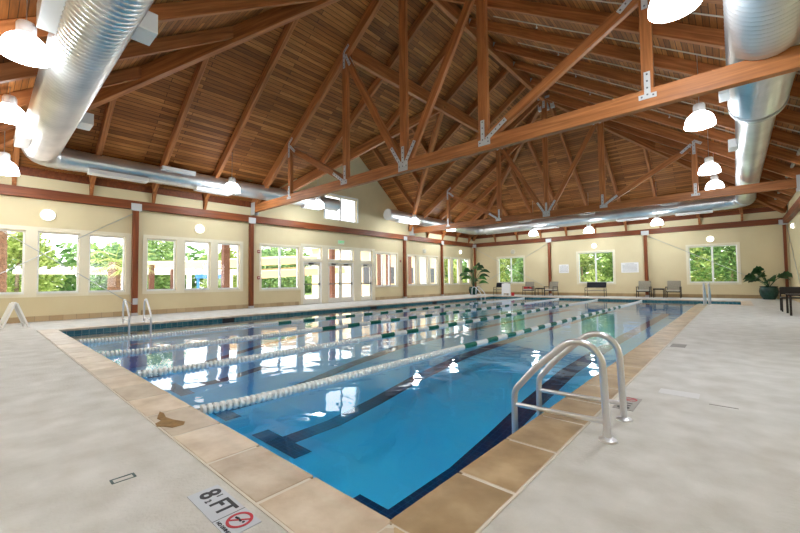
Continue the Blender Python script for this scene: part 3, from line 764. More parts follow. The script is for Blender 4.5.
# ================================================================== PENDANT LAMPS
LAMPS = []
def bell(first=[None]):
    t = empty('pendant_lamp', (0,0,0))
    bm = bmesh.new()
    prof = [(r_, z_*1.22) for r_, z_ in [(.30, 0), (.300, .035), (.292, .09), (.270, .15), (.232, .205), (.178, .25), (.125, .275), (.118, .275), (.17, .242), (.224, .198), (.262, .145), (.284, .088), (.292, .03), (.292, 0), (.30, 0)]]
    lathe(bm, prof, 28); obj('lamp_shade', bm, LAMPG, t, smooth=True, local=True)
    bm = bmesh.new(); lathe(bm, [(0,.32),(.13,.32),(.135,.35),(.12,.36),(.12,.50),(.10,.54),(.04,.56),(0,.56)], 24); obj('lamp_housing', bm, REG, t, smooth=True, local=True)
    bm = bmesh.new(); lathe(bm, [(0,.06),(.05,.06),(.075,.1),(.07,.17),(.04,.24),(.04,.325),(0,.325)], 16); obj('light_bulb', bm, LAMPG, t, smooth=True, local=True)
    return t
proto = bell()
pos = [(-8.1,.40,4.68,'nearest of the lamps in the upper left corner'), (-12.0,.36,4.84,'second lamp down the left picture edge, below the nearest one'),
       (-14.4,.36,4.12,'lowest lamp at the left picture edge, over the left windows'),
       (-14.25,6.35,4.62,'before the left wall duct just left of the near truss end'), (-14.5,10.5,4.62,'by the duct end near the small gable window'),
       (-14.5,17.6,4.62,'by the bright end of the far duct piece'), (-14.8,22.0,4.62,'small and distant near the far left corner'),
       (-10.2,25.1,4.14,'farthest left of the three under the far duct'), (-6.69,25.1,4.0,'middle one of the three under the far duct'), (-3.17,25.1,4.1,'right one of the three under the far duct'),
       (-.50,6.2,4.80,'half cut by the top picture edge, close to the right duct'), (-.52,11.35,4.74,'largest whole lamp beside the right duct'),
       (-.55,16.33,4.66,'second lamp beside the right duct, behind the largest'), (-.52,19.75,4.72,'smallest lamp beside the right duct, just above the far truss'),
       (-4.2,.40,4.68,'unseen, added overhead to brighten the near deck, left one'), (-.45,1.7,4.68,'unseen, added overhead to brighten the near deck, right one')]  # both unseen: added to continue the row and brighten the near deck
rod_mat = GALV
for i, (x, y, z, d) in enumerate(pos):
    o = proto if i == 0 else copy_tree(proto)
    o.location = (x, y, z); WM[o.name] = Matrix.Translation((x, y, z))
    tag(o, 'white bell pendant lamp, ' + d, 'pendant lamp', 'bell pendant lamps')
    top = min(zl(x), zr(x), ZE+SN*(y-YN), ZE+SF*(YF-y))-.02
    bm = bmesh.new(); tube(bm, [(0,0,.56), (0,0,top-z)], .008, 6); obj('hanging_rod', bm, rod_mat, o, local=True)
    li = bpy.data.lights.new('lamp_light', 'POINT'); li.energy = 38 if i < 3 else 78 if i < 14 else 85; li.color = (.87,.94,1); li.shadow_soft_size = .12
    lo = bpy.data.objects.new('lamp_light', li); C.objects.link(lo); lo.parent = o; lo.location = (0,0,-.16)

# ================================================================== WALL FIXTURES
def wall_light(p, axis, sgn, label, on=True, r=.15):
    t = empty('wall_light', p, 'round white wall light ' + label, 'wall light', 'round wall lights')
    M = Matrix.Translation(p) @ Matrix.Rotation(sgn*R(90), 4, 'Y' if axis == 1 else 'X')
    if axis == 0: M = Matrix.Translation(p) @ Matrix.Rotation(R(90), 4, 'X')
    bm = bmesh.new(); lathe(bm, [(0,0),(r+.03,0),(r+.03,.03),(r,.04),(0,.04)], 28); obj('backplate', bm, CASE, t, M, smooth=True)
    bm = bmesh.new(); lathe(bm, [(r,.035),(r*.97,.07),(r*.8,.11),(r*.45,.135),(0,.14)], 28); obj('light_globe', bm, SCONCE if on else SCOFF, t, M, smooth=True)
wall_light((XL, 1.40, 3.36), 1, 1, 'above the near left windows', r=.17)
wall_light((XL, 5.93, 3.35), 1, 1, 'above the second bay of left windows', r=.17)
wall_light((XL, 20.75, 3.2), 1, 1, 'switched off, above the windows past the glass doors', False)
wall_light((XL, 25.35, 3.36), 1, 1, 'near the far left corner')
wall_light((-12.76, YF, 3.28), 0, -1, 'switched off, above the left far window', False, .16)
wall_light((-7.0, YF, 3.34), 0, -1, 'above the middle far window', r=.15)
wall_light((-1.0, YF, 3.30), 0, -1, 'above the right far window', r=.16)
wall_light((XR, 24.6, 3.45), 1, -1, 'on the right wall by the far corner', r=.12)
# exit sign
t = empty('exit_sign', (XL, 13.3, 3.30), 'small green EXIT sign on the wall above the double doors', 'exit sign')
obj('sign_case', bevel(box(XL, XL+.05, 13.08, 13.52, 3.2, 3.42), .008), WHITE, t)
def text(s, size, M, m, parent, name='lettering', ext=.0012, ax='CENTER', sx=1.):
    c = bpy.data.curves.new(name, 'FONT'); c.body = s; c.size = size; c.extrude = ext; c.offset = size*.02; c.align_x = ax; c.align_y = 'CENTER'
    c.materials.append(m); o = bpy.data.objects.new(name, c); C.objects.link(o)
    me = bpy.data.meshes.new_from_object(o); bpy.data.objects.remove(o); bpy.data.curves.remove(c)
    o = bpy.data.objects.new(name, me); C.objects.link(o)
    if parent is not None: o.parent = parent; M = world(parent).inverted() @ M
    o.matrix_basis = M @ Matrix.Diagonal((sx,1,1,1)); return o
MW = lambda x, y, z: Matrix.Translation((x, y, z)) @ Matrix.Rotation(R(90), 4, 'Z') @ Matrix.Rotation(R(90), 4, 'X')
text('EXIT', .2, MW(XL+.052, 13.3, 3.31), EXITG, t)
# fire alarm boxes
for y, z, d in ((8.48, 2.55, 'upper of the two red boxes beside the near truss post'), (8.48, 1.35, 'lower of the two red boxes beside the near truss post'), (18.25, 2.42, 'small red box left of the post past the glass doors')):
    t = empty('alarm_box', (XL, y, z), d, 'alarm', 'red alarm boxes')
    obj('alarm_case', bevel(box(XL, XL+.045, y-.06, y+.06, z-.07, z+.07), .006), REDP, t)
    obj('alarm_face', bevel(box(XL+.045, XL+.05, y-.03, y+.03, z-.02, z+.03), .002), WHITE, t)
tag(obj('outlet_plate', bevel(box(XL+.21, XL+.225, 3.64, 3.80, .40, .62), .004), PLATE), 'grey outlet plate low on the first left wall post', 'outlet')
# signs on the far wall (rows of fine print too small to read)
for x0, x1, z0, z1, d in ((-9.33,-8.67,1.56,2.16,'square white notice left of the middle far window'), (-5.46,-4.5,1.5,2.14,'wide white notice right of the middle far window')):
    t = empty('wall_notice', ((x0+x1)/2, YF, z0), d, 'notice')
    obj('board', bevel(box(x0, x1, YF-.012, YF, z0, z1), .003), PLASTIC, t)
    bm = bmesh.new()
    for k in range(7):
        zc = z1-.09-k*(z1-z0-.14)/6.6; w = (x1-x0)*(.42 if k else .25)
        bx(bm, (x0+x1)/2-w, (x0+x1)/2+w, YF-.014, YF-.012, zc-.012, zc+.012)
    obj('printed_lines', bm, mat('print_grey', srgb(150,150,150), .6), t)

# ================================================================== POOL LADDERS
def ladder(label, sx=1):
    """local frame: +x to the deck, origin at the pool edge on deck level, y along the edge"""
    t = empty('pool_ladder', (0,0,0), label, 'pool ladder', 'steel pool ladders')
    for y in (-.26, .26):
        path = smooth_path([(.53,y,.0), (.51,y,.56), (.34,y,.80), (.14,y,.62), (-.14,y,.24), (-.165,y,-.02), (-.165,y,-1.0)], .16, 7)
        # round hoop top
        hoop = [(.53,y,.0), (.512,y,.50)]
        for k in range(1, 8):
            a = math.pi*(.0 + k/8*.78); hoop.append((.345+.168*math.cos(a), y, .51+.17*math.sin(a)))
        hoop += [(.02,y,.44), (-.08,y,.325)]
        hoop += smooth_path([(-.10,y,.30), (-.160,y,.23), (-.166,y,.13), (-.166,y,-.9)], .08, 6)
        bm = bmesh.new(); tube(bm, smooth_path(hoop, .03, 2), .0255, 14)
        rl = obj('hand_rail', bm, STEEL, t, smooth=True, local=True)
        bm = bmesh.new(); tube(bm, [(-.15,y,.115), (.51,y,.13)], .019, 12); obj('cross_bar', bm, STEEL, t, smooth=True, local=True)
        bm = bmesh.new(); lathe(bm, [(0,.026),(.026,.026),(.03,.024),(.058,.012),(.062,0),(0,0)], 20, (.53,y,.001)); obj('base_flange', bm, STEEL, t, smooth=True, local=True)
    for z in (-.3, -.55, -.8):
        obj('ladder_step', bevel(box(-.21, -.12, -.24, .24, z-.02, z+.02), .008), STEEL, t, local=True)
    return t
l1 = ladder('large shining steel ladder rails at the right pool edge, nearest the camera'); l1.location = (PX0, 3.25, 0)
l2 = copy_tree(l1); l2.location = (PX1, 3.05, 0); l2.rotation_euler.z = math.pi; tag(l2, 'steel ladder rails at the left pool edge before the first wall post')
l3 = copy_tree(l1); l3.location = (PX1, 22.4, 0); l3.rotation_euler.z = math.pi; tag(l3, 'small distant steel ladder rails at the far left pool corner')
# handrail at the steps alcove
t = empty('step_handrail', (-.98, 20.2, 0), 'steel handrail standing at the steps of the far right pool alcove', 'handrail')
for x in (-1.02, -.86):
    bm = bmesh.new(); tube(bm, smooth_path([(x,20.0,0), (x,20.0,.88), (x,20.35,.9), (x,21.3,.35), (x,21.35,-.5)], .2, 6), .026, 12)
    obj('rail', bm, STEEL, t, smooth=True)
    bm = bmesh.new(); lathe(bm, [(0,.02),(.03,.02),(.06,.008),(.06,0),(0,0)], 16, (x,20.0,.001)); obj('base_flange', bm, STEEL, t, smooth=True)

# ================================================================== LANE ROPES
def rope(x, label):
    t = empty('lane_rope', (x, PY0, ZW), label, 'lane rope', 'floating lane ropes')
    def sag(y):
        e = min(y-PY0, PY1-y); return ZW + .012 + (.05*math.exp(-e*2.2))
    def floats(bm, ya, yb):
        n = max(1, int((yb-ya)/.062)); st = (yb-ya)/n; seg = 10
        for k in range(n):
            y = ya+st*(k+.5); z = sag(y); rings = []
            for dy, r in ((-.026,.022), (-.016,.05), (.016,.05), (.026,.022)):
                rings.append([bm.verts.new((x+r*math.cos(2*math.pi*q/seg), y+dy, z+r*math.sin(2*math.pi*q/seg))) for q in range(seg)])
            for a, b in zip(rings[:-1], rings[1:]):
                for q in range(seg): bm.faces.new((a[q], b[q], b[(q+1)%seg], a[(q+1)%seg]))
    bm = bmesh.new(); tube(bm, [(x, PY0+.003, sag(PY0)+.02)]+[(x, y, sag(y)) for y in (PY0+.3, PY0+1, 4, 12, 20, PY1-1, PY1-.3)]+[(x, PY1-.003, sag(PY1)+.02)], .008, 6); obj('steel_cable', bm, GALV, t)
    bm = bmesh.new(); floats(bm, PY0+.12, 6.1); obj('white_float_run', bm, WHITEP, t, smooth=True)
    y = 6.1; k = 0
    while y < 18.6:
        bm = bmesh.new(); floats(bm, y, y+.44)
        obj('green_float_run' if k % 2 == 0 else 'white_float_run', bm, GREENP if k % 2 == 0 else WHITEP, t, smooth=True); y += .44; k += 1
    bm = bmesh.new(); floats(bm, y, PY1-.12); obj('white_float_run', bm, WHITEP, t, smooth=True)
for x, d in zip(ROPES, ('nearest the camera and the right pool edge', 'second from the right pool edge', 'third from the right pool edge', 'nearest the window side')):
    rope(x, 'white and green lane rope, ' + d)

# ================================================================== DECK MARKS
t = empty('depth_marker', (-1.98, .845, .001), 'white deck tile reading 8 1/2 FT with a red no diving sign', 'depth marker')
obj('tile', box(-2.235, -1.735, .765, .925, .0005, .004), TILEW, t)
obj('tile_joint', box(-1.907, -1.902, .765, .925, .004, .0046), BOLT, t)
F = lambda x, y, z=.0045: Matrix.Translation((x, y, z))
BOLD = .004
text('8', .145, F(-2.165, .853), INK, t, sx=1.); text('1', .045, F(-2.112, .885), INK, t); text('2', .045, F(-2.10, .82), INK, t)
text('FT', .135, F(-2.0, .853), INK, t, sx=.95)
bm = bmesh.new(); lathe(bm, [(.048,0),(.062,0),(.062,.0015),(.048,.0015),(.048,0)], 32, (-1.825, .86, .0045))
M = Matrix.Translation((-1.825, .86, .0052)) @ Matrix.Rotation(R(48), 4, 'Z'); bx(bm, -.054, .054, -.005, .005, -.0006, .001, 0, M)
obj('no_diving_sign', bm, INKR, t)
bm = bmesh.new(); tube(bm, [(-1.857,.856,.0048), (-1.837,.862,.0048), (-1.81,.859,.0048)], .005, 6); lathe(bm, [(0,0),(.007,0),(.007,.001),(0,.001)], 12, (-1.796,.865,.0046)); obj('diver_figure', bm, INK, t)
text('NO DIVING', .024, F(-1.825, .781), INK, t)
GREYT2 = mat('worn_tile', srgb(150,146,140), .5)
t = empty('depth_marker', (-.78, 4.0, .001), 'grey deck tile with red sign beside the big ladder foot', 'depth marker')
obj('tile', box(-.86, -.70, 3.78, 4.20, .0005, .004), GREYT2, t)
MR = lambda x, y: Matrix.Translation((x, y, .0045)) @ Matrix.Rotation(R(90), 4, 'Z')
text('8', .13, MR(-.78, 3.84), INK, t); text('FT', .12, MR(-.78, 3.96), INK, t, sx=.9)
bm = bmesh.new(); lathe(bm, [(.042,0),(.056,0),(.056,.0015),(.042,.0015),(.042,0)], 28, (-.78, 4.12, .0045))
M = Matrix.Translation((-.78, 4.12, .0052)) @ Matrix.Rotation(R(40), 4, 'Z'); bx(bm, -.048, .048, -.006, .006, -.0006, .001, 0, M); obj('no_diving_sign', bm, INKR, t)
def small_tile(x, y, label, w=.2, l=.2, m=TILEW): tag(obj('deck_tile', bevel(box(x-w/2, x+w/2, y-l/2, y+l/2, -.002, .004), .001), m), label, 'deck tile')
GREYT = mat('grey_tile', srgb(120,116,110), .5)
small_tile(-.76, 7.9, 'small dark square grate in the right deck beyond the ladder', .2, .34, GREYT)
tag(obj('deck_patch', box(-.62, -.30, 4.55, 4.75, -.002, .0025), mat('patch_grey', srgb(206,206,206), .6)), 'pale scraped patch on the right deck past the ladder', 'patch')
tag(obj('deck_crack', box(-.22, -.02, 4.42, 4.44, -.002, .002), GREYT), 'short dark crack in the right deck', 'crack')
# little metal outlet frame in the left deck
bm = bmesh.new()
cx, cy = -2.735, .588
Mx = Matrix.Translation((cx, cy, 0)) @ Matrix.Rotation(R(90), 4, 'Z')
for a in ((-.06,.06,.025,.033), (-.06,-.048,-.02,.03), (.048,.06,-.02,.03), (-.06,.06,-.03,-.026)): bx(bm, a[0], a[1], a[2], a[3], .0, .003, 0, Mx)
tag(obj('deck_bracket', bm, mat('patina', srgb(60,84,84), .6)), 'small dark green bracket outline set in the near left deck', 'bracket')
# worn brown patch on the coping (irregular outline)
bm = bmesh.new()
pts = [(-3.86,1.09),(-3.78,1.10),(-3.66,1.08),(-3.55,1.10),(-3.42,1.15),(-3.36,1.12),(-3.36,1.04),(-3.44,1.0),(-3.48,.965),(-3.56,.975),(-3.60,1.03),(-3.68,1.02),(-3.76,1.05)]
prism(bm, [(x, y, .0075) for x, y in pts], (0,0,.004))
tag(obj('worn_patch', bm, noisy('worn_brown', [(.3, srgb(122,92,52)), (.7, srgb(152,118,72))], 20, 3, .8)), 'worn brown patch on the near left pool coping', 'patch')

# ================================================================== FURNITURE
def armchair(label):
    t = empty('patio_armchair', (0,0,0), label, 'armchair', 'grey armchairs by the far wall')
    for sx in (-1, 1):
        x = sx*.33
        for pts, nm in (([(x,-.32,.0),(x,-.32,.60),(x,.26,.62)], 'front_leg'), ([(x,.30,.0),(x,.26,.62)], 'back_leg')):
            bm = bmesh.new(); tube(bm, smooth_path(pts, .06, 4), .02, 8); obj('leg', bm, BLACKM, t, smooth=True, local=True)
        obj('armrest', bevel(box(x-.035, x+.035, -.34, .26, .605, .635), .008), BLACKM, t, local=True)
    M = Matrix.Translation((0,.24,.42)) @ Matrix.Rotation(R(-14), 4, 'X')
    bm = bmesh.new(); bx(bm, -.32, .32, -.03, .03, -.02, .56, 0, M); obj('back_cushion', bevel(bm, .02, 2), GREYF, t, local=True, smooth=True)
    obj('seat_frame', bevel(box(-.33, .33, -.32, .26, .32, .37), .01), BLACKM, t, local=True)
    obj('seat_cushion', bevel(box(-.31, .31, -.33, .25, .37, .45), .03, 2), CUSH, t, local=True, smooth=True)
    return t
def side_table(label):
    t = empty('side_table', (0,0,0), label, 'side table', 'side tables by the far wall')
    obj('table_top', bevel(box(-.27, .27, -.27, .27, .50, .53), .008), BLACKM, t, local=True)
    for x in (-.24, .24):
        for y in (-.24, .24): obj('leg', bevel(box(x-.018, x+.018, y-.018, y+.018, 0, .5), .004), BLACKM, t, local=True)
    obj('apron', bevel(box(-.25,.25,-.25,.25,.45,.50), .004), BLACKM, t, local=True)
    return t
ch = armchair('grey cushioned armchair against the far wall below the right inner post')
ch.location = (-4.12, 26.45, 0)
for x, rz, d in ((-2.68, 0, 'grey cushioned armchair left of the right far window, its neighbour beyond a side table'),
             (-11.2, R(8), 'grey cushioned armchair with a red and black towel on its seat'),
             (-9.58, R(-12), 'grey cushioned armchair right of the left inner post of the far wall')):
    c = copy_tree(ch); c.location = (x, 26.45, 0); c.rotation_euler.z = rz; tag(c, d)
tb = side_table('dark side table between the two right grey armchairs'); tb.location = (-3.38, 26.5, 0)
c = copy_tree(tb); c.location = (-10.38, 26.5, 0); tag(c, 'dark side table between the two left grey armchairs')
# towel on chair
bm = bmesh.new(); M = Matrix.Translation((-11.25, 26.4, .46)) @ Matrix.Rotation(R(8), 4, 'Z')
for k in range(10):
    random.seed(k); a = random.uniform(-.25,.2); b = random.uniform(-.2,.2); bx(bm, a-.1, a+.12, b-.08, b+.1, 0, .06+.12*random.random(), k % 2, M)
bevel(bm, .03, 2)
tag(obj('towel', bm, [REDF, BLACKF], smooth=True), 'crumpled red and black towel lying on the left grey armchair', 'towel')
def bench(label):
    t = empty('sling_bench', (0,0,0), label, 'bench', 'black backed benches by the far wall')
    for sx in (-1, 1):
        x = sx*.56
        bm = bmesh.new(); tube(bm, smooth_path([(x,-.28,0),(x,-.28,.56),(x,.2,.58)], .08, 4), .018, 8); obj('leg', bm, BLACKM, t, smooth=True, local=True)
        bm = bmesh.new(); tube(bm, [(x,.26,0),(x,.2,.58),(x,.3,.9)], .018, 8); obj('leg', bm, BLACKM, t, smooth=True, local=True)
    M = Matrix.Translation((0,.24,.58)) @ Matrix.Rotation(R(-14), 4, 'X')
    bm = bmesh.new(); bx(bm, -.56, .56, -.03, .03, -.02, .34, 0, M); obj('backrest', bevel(bm, .02, 2), BLACKF, t, local=True)
    obj('seat', bevel(box(-.56, .56, -.28, .22, .36, .41), .015), GREYF, t, local=True)
    return t
b1 = bench('bench with a black back below the middle far window'); b1.location = (-6.75, 26.4, 0)
b2 = copy_tree(b1); b2.location = (-13.2, 26.3, 0); tag(b2, 'bench with a black back below the left far window, partly behind the white sign')
# A-frame signs
def aframe(label, h, w, sp):
    t = empty('aframe_sign', (0,0,0), label, 'folding sign', 'white folding floor signs')
    for s in (-1, 1):
        M, L = frame_M((0, s*sp, 0), (0, s*.02, h), (1,0,0)); bm = bmesh.new()
        bx(bm, 0, L, -.02, .02, -w/2, -w/2+.05, 0, M); bx(bm, 0, L, -.02, .02, w/2-.05, w/2, 0, M)
        bx(bm, L*.2, L, -.012, .012, -w/2+.05, w/2-.05, 0, M)
        obj('panel', bm, PLASTIC, t, local=True)
    obj('top_handle', bevel(box(-w*.3, w*.3, -.03, .03, h-.02, h+.03), .01), PLASTIC, t, local=True)
    return t
a1 = aframe('white plastic folding floor sign on the left deck before the windows', .66, .34, .26); a1.location = (-14.5, .62, 0); a1.rotation_euler.z = R(14)
a2 = copy_tree(a1); a2.location = (-12.2, 24.95, 0); a2.scale = (1.7, 1.1, 1.3); a2.rotation_euler.z = R(20); tag(a2, 'larger white folding sign at the far pool end before a bench')
tag(obj('lifeguard_tube', bevel(box(-11.75, -11.6, 24.75, 25.0, .0, .24), .04, 2), REDF), 'small red float standing right of the far white sign', 'float')
# right dark table set
t = empty('metal_table', (1.48, 16.3, 0), 'dark metal table at the right picture edge on the deck', 'table')
bm = bmesh.new()
for k in range(8): bx(bm, 1.14+k*.1, 1.21+k*.1, 15.8, 16.9, .60, .62)
bx(bm, 1.12, 1.94, 15.78, 15.82, .58, .625); bx(bm, 1.12, 1.94, 16.88, 16.92, .58, .625); obj('table_top', bm, BLACKM, t)
for x in (1.17, 1.88):
    for y in (15.85, 16.85): obj('leg', bevel(box(x-.025, x+.025, y-.025, y+.025, 0, .6), .004), BLACKM, t)
t = empty('metal_chair', (1.35, 17.8, 0), 'dark metal chair tucked behind the dark table at the right edge', 'chair')
for x in (1.1, 1.58):
    for y in (17.5, 18.05):
        bm = bmesh.new(); tube(bm, [(x, y, 0), (x, y, .45 if y < 17.9 else .78)], .02, 8); obj('leg', bm, BLACKM, t)
obj('seat', bevel(box(1.08, 1.6, 17.48, 18.07, .43, .47), .01), BLACKM, t); obj('backrest', bevel(box(1.1, 1.58, 18.04, 18.08, .55, .8), .008), BLACKM, t)

# ================================================================== PLANTS
def leafmat(name, c1, c2):
    m = noisy(name, [(.35, c1), (.65, c2)], 3, 2, .45); N, L, p = nodes(m)
    return m
LEAF1 = leafmat('glossy_leaf', srgb(26,62,34), srgb(58,104,58)); LEAF2 = leafmat('palm_leaf', srgb(46,110,48), srgb(92,150,74))
def blade(bm, base, az, L, w, rise, droop, n=7, lobes=False, mi=0, tilt=.8):
    d = Vector((math.cos(az), math.sin(az), 0)); s = (Vector((-math.sin(az), math.cos(az), 0)) + Vector((0,0,tilt))).normalized(); prev = None
    for i in range(n+1):
        t = i/n; p = Vector(base) + d*L*t + Vector((0,0,rise*t - droop*t*t)); ww = w*math.sin(math.pi*min(1, t*.9+.08))
        if lobes and i % 2: ww *= .7
        cur = (bm.verts.new(p+s*ww+Vector((0,0,ww*.25))), bm.verts.new(p), bm.verts.new(p-s*ww+Vector((0,0,ww*.25))))
        if prev:
            for a in (0, 1): f = bm.faces.new((prev[a], cur[a], cur[a+1], prev[a+1])); f.material_index = mi
        prev = cur
def pot(t, c, r, h):
    bm = bmesh.new(); lathe(bm, [(0,0),(r*.62,0),(r*.9,h*.3),(r*1.0,h*.6),(r*.94,h*.85),(r*.86,h*.93),(r*.95,h),(r*.88,h),(r*.8,h*.92),(0,h*.9)], 32, c)
    obj('pot', bm, GLAZE, t, smooth=True)
    bm = bmesh.new(); lathe(bm, [(0,h*.91),(r*.8,h*.91),(0,h*.93)], 20, c); obj('soil', bm, SOIL, t)
t = empty('potted_plant', (1.22, 26.55, 0), 'big leafed plant in a round teal glazed pot near the far right corner', 'potted plant')
pot(t, (1.22, 26.55, 0), .37, .66)
random.seed(3)
stems = [(3.1,.62,1.15),(3.35,.42,1.35),(2.7,.5,1.0),(3.6,.75,1.0),(3.9,.35,1.15),(2.1,.35,1.25),(.3,.5,1.12),(5.0,.3,1.05),(4.6,.45,.95),(3.0,.3,1.5),(.0,.62,1.22),(4.2,.55,1.25)]
for az, rr, hh in stems:
    tip = Vector((1.22+rr*math.cos(az), 26.55+rr*math.sin(az)*.6, hh)); b0 = Vector((1.22, 26.55, .6))
    st = obj('stem', (lambda b: (tube(b, [b0, b0.lerp(tip, .5)+Vector((0,0,.12)), tip], .013, 6), b)[1])(bmesh.new()), LEAF1, t)
    bm = bmesh.new(); blade(bm, tip-Vector((.16*math.cos(az), .16*math.sin(az), 0)), az, .5, .26, .12, .28, 8, True); obj('leaf', bm, LEAF1, st, smooth=True)
t = empty('potted_palm', (-15.0, 25.2, 0), 'tall leafy plant in a teal pot standing in the far left corner', 'potted plant')
pot(t, (-15.0, 25.2, 0), .36, .62)
for k in range(20):
    az = k*2.4; hh = random.uniform(.85, 2.2); rr = random.uniform(.1, .55)
    b0 = Vector((-15.0, 25.2, .55)); tip = Vector((-15.0+rr*math.cos(az), 25.2+rr*math.sin(az), hh))
    st = obj('stem', (lambda b: (tube(b, [b0, b0.lerp(tip, .6)+Vector((0,0,.15)), tip], .014, 6), b)[1])(bmesh.new()), LEAF1, t)
    bm = bmesh.new(); blade(bm, tip, az, .8, .19, .45, .5, 8); obj('leaf', bm, LEAF1 if k % 3 else LEAF2, st, smooth=True)

# ================================================================== OUTSIDE
GRASS = noisy('lawn', [(.3, srgb(92,122,60)), (.7, srgb(140,160,92))], 3, 5, .9)
PATIO = noisy('patio', [(.3, srgb(206,190,176)), (.7, srgb(226,214,200))], 2, 4, .8)
bm = bmesh.new(); region(bm, [-90, XL-.2, XR+.2, 60], [-50, YN-.2, YF+.2, 100], lambda x, y: XL-.2 < x < XR+.2 and YN-.2 < y < YF+.2, -.6, -.36)
tag(obj('ground', bm, GRASS), kind='structure')
tag(obj('patio', box(XL-12, XL-WT-.01, -14, 40, -.35, -.03), PATIO), kind='structure')
BARK = noisy('bark', [(.3, srgb(112,92,76)), (.7, srgb(168,146,126))], 8, 4, .9, .5)
PBARK = noisy('palm_bark', [(.3, srgb(92,66,50)), (.7, srgb(150,116,92))], 14, 3, .9, .8)
def foliage_mat(name, c1, c2, c3):
    m = bpy.data.materials.new(name); m.use_nodes = True; N, L, p = nodes(m)
    g = N.new('ShaderNodeNewGeometry'); r = ramp(N, [(0, c1), (.5, c2), (1, c3)]); L.new(g.outputs['Random Per Island'], r.inputs[0])
    L.new(r.outputs[0], p.inputs['Base Color']); p.inputs['Roughness'].default_value = .55
    tr = N.new('ShaderNodeBsdfTranslucent'); mx = N.new('ShaderNodeMixShader'); mx.inputs[0].default_value = .45
    L.new(r.outputs[0], tr.inputs[0]); L.new(p.outputs[0], mx.inputs[1]); L.new(tr.outputs[0], mx.inputs[2])
    L.new(mx.outputs[0], N['Material Output'].inputs[0]); return m
FOL = [foliage_mat('foliage_a', srgb(74,108,48), srgb(124,158,78), srgb(186,206,126)), foliage_mat('foliage_b', srgb(106,128,56), srgb(162,180,94), srgb(214,220,148)),
       foliage_mat('foliage_c', srgb(62,98,54), srgb(104,140,80), srgb(158,186,116))]
def crown_mesh(seed, n, rx, rz, h0, leaf):
    rnd = random.Random(seed); bm = bmesh.new(); cl = [(rnd.uniform(-1,1)*rx*.75, rnd.uniform(-1,1)*rx*.75, h0+rnd.uniform(0,1)*rz*1.7, rnd.uniform(.55,1.1)*rx*.5) for _ in range(16)]
    for _ in range(n):
        c = rnd.choice(cl); d = Vector((rnd.gauss(0,1), rnd.gauss(0,1), rnd.gauss(0,1))).normalized()*c[3]*(rnd.random()**.35)
        p = Vector(c[:3])+d; s = leaf*rnd.uniform(.6,1.3); u = Vector((rnd.gauss(0,1), rnd.gauss(0,1), rnd.gauss(0,.6))).normalized(); w = u.orthogonal().normalized()
        vs = [bm.verts.new(p+u*s), bm.verts.new(p+w*s*.5), bm.verts.new(p-u*s), bm.verts.new(p-w*s*.5)]; bm.faces.new(vs)
    me = bpy.data.meshes.new('crown'); bm.to_mesh(me); bm.free(); return me
CR = [crown_mesh(11, 5200, 2.6, 2.6, 1.2, .17), crown_mesh(12, 5200, 2.2, 3.2, .6, .16), crown_mesh(13, 4800, 2.9, 2.2, 1.6, .19)]
for k, me in enumerate(CR): me.materials.append(FOL[k])
def tree(x, y, k, s, label, grp):
    t = empty('leafy_tree', (x, y, -.3), label, 'tree', grp)
    o = bpy.data.objects.new('crown', CR[k]); C.objects.link(o); o.parent = t; o.scale = (s, s, s); o.rotation_euler.z = random.uniform(0, 6)
    bm = bmesh.new(); tube(bm, [(0,0,0), (.08,.05,1.6*s), (-.05,.1,3.4*s)], .12, 8, rad=[.15,.11,.06]); obj('trunk', bm, BARK, t, local=True, smooth=True)
random.seed(21)
n = 0
for i in range(15):
    y = -14 + i*4.0 + random.uniform(-.8,.8); x = -33 + random.uniform(-2.5,3)
    tree(x, y, i % 3, random.uniform(.72,.92), 'tree beyond the left windows, %s of the row from the near end' % (ORD+['thirteenth','fourteenth','fifteenth'])[i], 'trees outside the left windows')
for i in range(10):
    x = -24 + i*3.4 + random.uniform(-.6,.6); y = 35.5 + random.uniform(-1,3)
    tree(x, y, (1, 0, 1, 2)[i % 4], random.uniform(.8,1.0), 'tree beyond the far windows, %s of the row from the left' % ORD[i], 'trees outside the far windows')
# distant dense wood
def wood(name, x0, x1, y0, y1, n, label):
    rnd = random.Random(5); bm = bmesh.new()
    for _ in range(n):
        p = Vector((rnd.uniform(x0,x1), rnd.uniform(y0,y1), rnd.uniform(-.3, 5.0)*rnd.random()**.2)); s = rnd.uniform(.25,.5)
        u = Vector((rnd.gauss(0,1), rnd.gauss(0,1), rnd.gauss(0,.6))).normalized(); w = u.orthogonal().normalized()
        bm.faces.new([bm.verts.new(p+u*s), bm.verts.new(p+w*s*.6), bm.verts.new(p-u*s), bm.verts.new(p-w*s*.6)])
    tag(obj(name, bm, FOL[2]), label, 'foliage', kind='stuff')
wood('distant_foliage', -46, -41, -40, 70, 16000, 'dense green woodland behind the trees outside the left windows')
wood('distant_foliage', -34, 16, 43, 47, 8000, 'dense green woodland behind the trees outside the far windows')
# reddish planted border under the windows
rnd = random.Random(9); bm = bmesh.new()
for _ in range(5000):
    p = Vector((XL-rnd.uniform(2.2,3.2), rnd.uniform(-6,8.4), rnd.uniform(0,.78))); s = rnd.uniform(.05,.1)
    u = Vector((rnd.gauss(0,1), rnd.gauss(0,1), rnd.gauss(0,1))).normalized(); w = u.orthogonal().normalized()
    bm.faces.new([bm.verts.new(p+u*s), bm.verts.new(p+w*s*.6), bm.verts.new(p-u*s), bm.verts.new(p-w*s*.6)])
tag(obj('red_shrubbery', bm, foliage_mat('red_leaves', srgb(150,70,60), srgb(196,110,96), srgb(222,150,130))), 'low reddish shrubbery along the bottom of the left windows', 'shrubbery', kind='stuff')
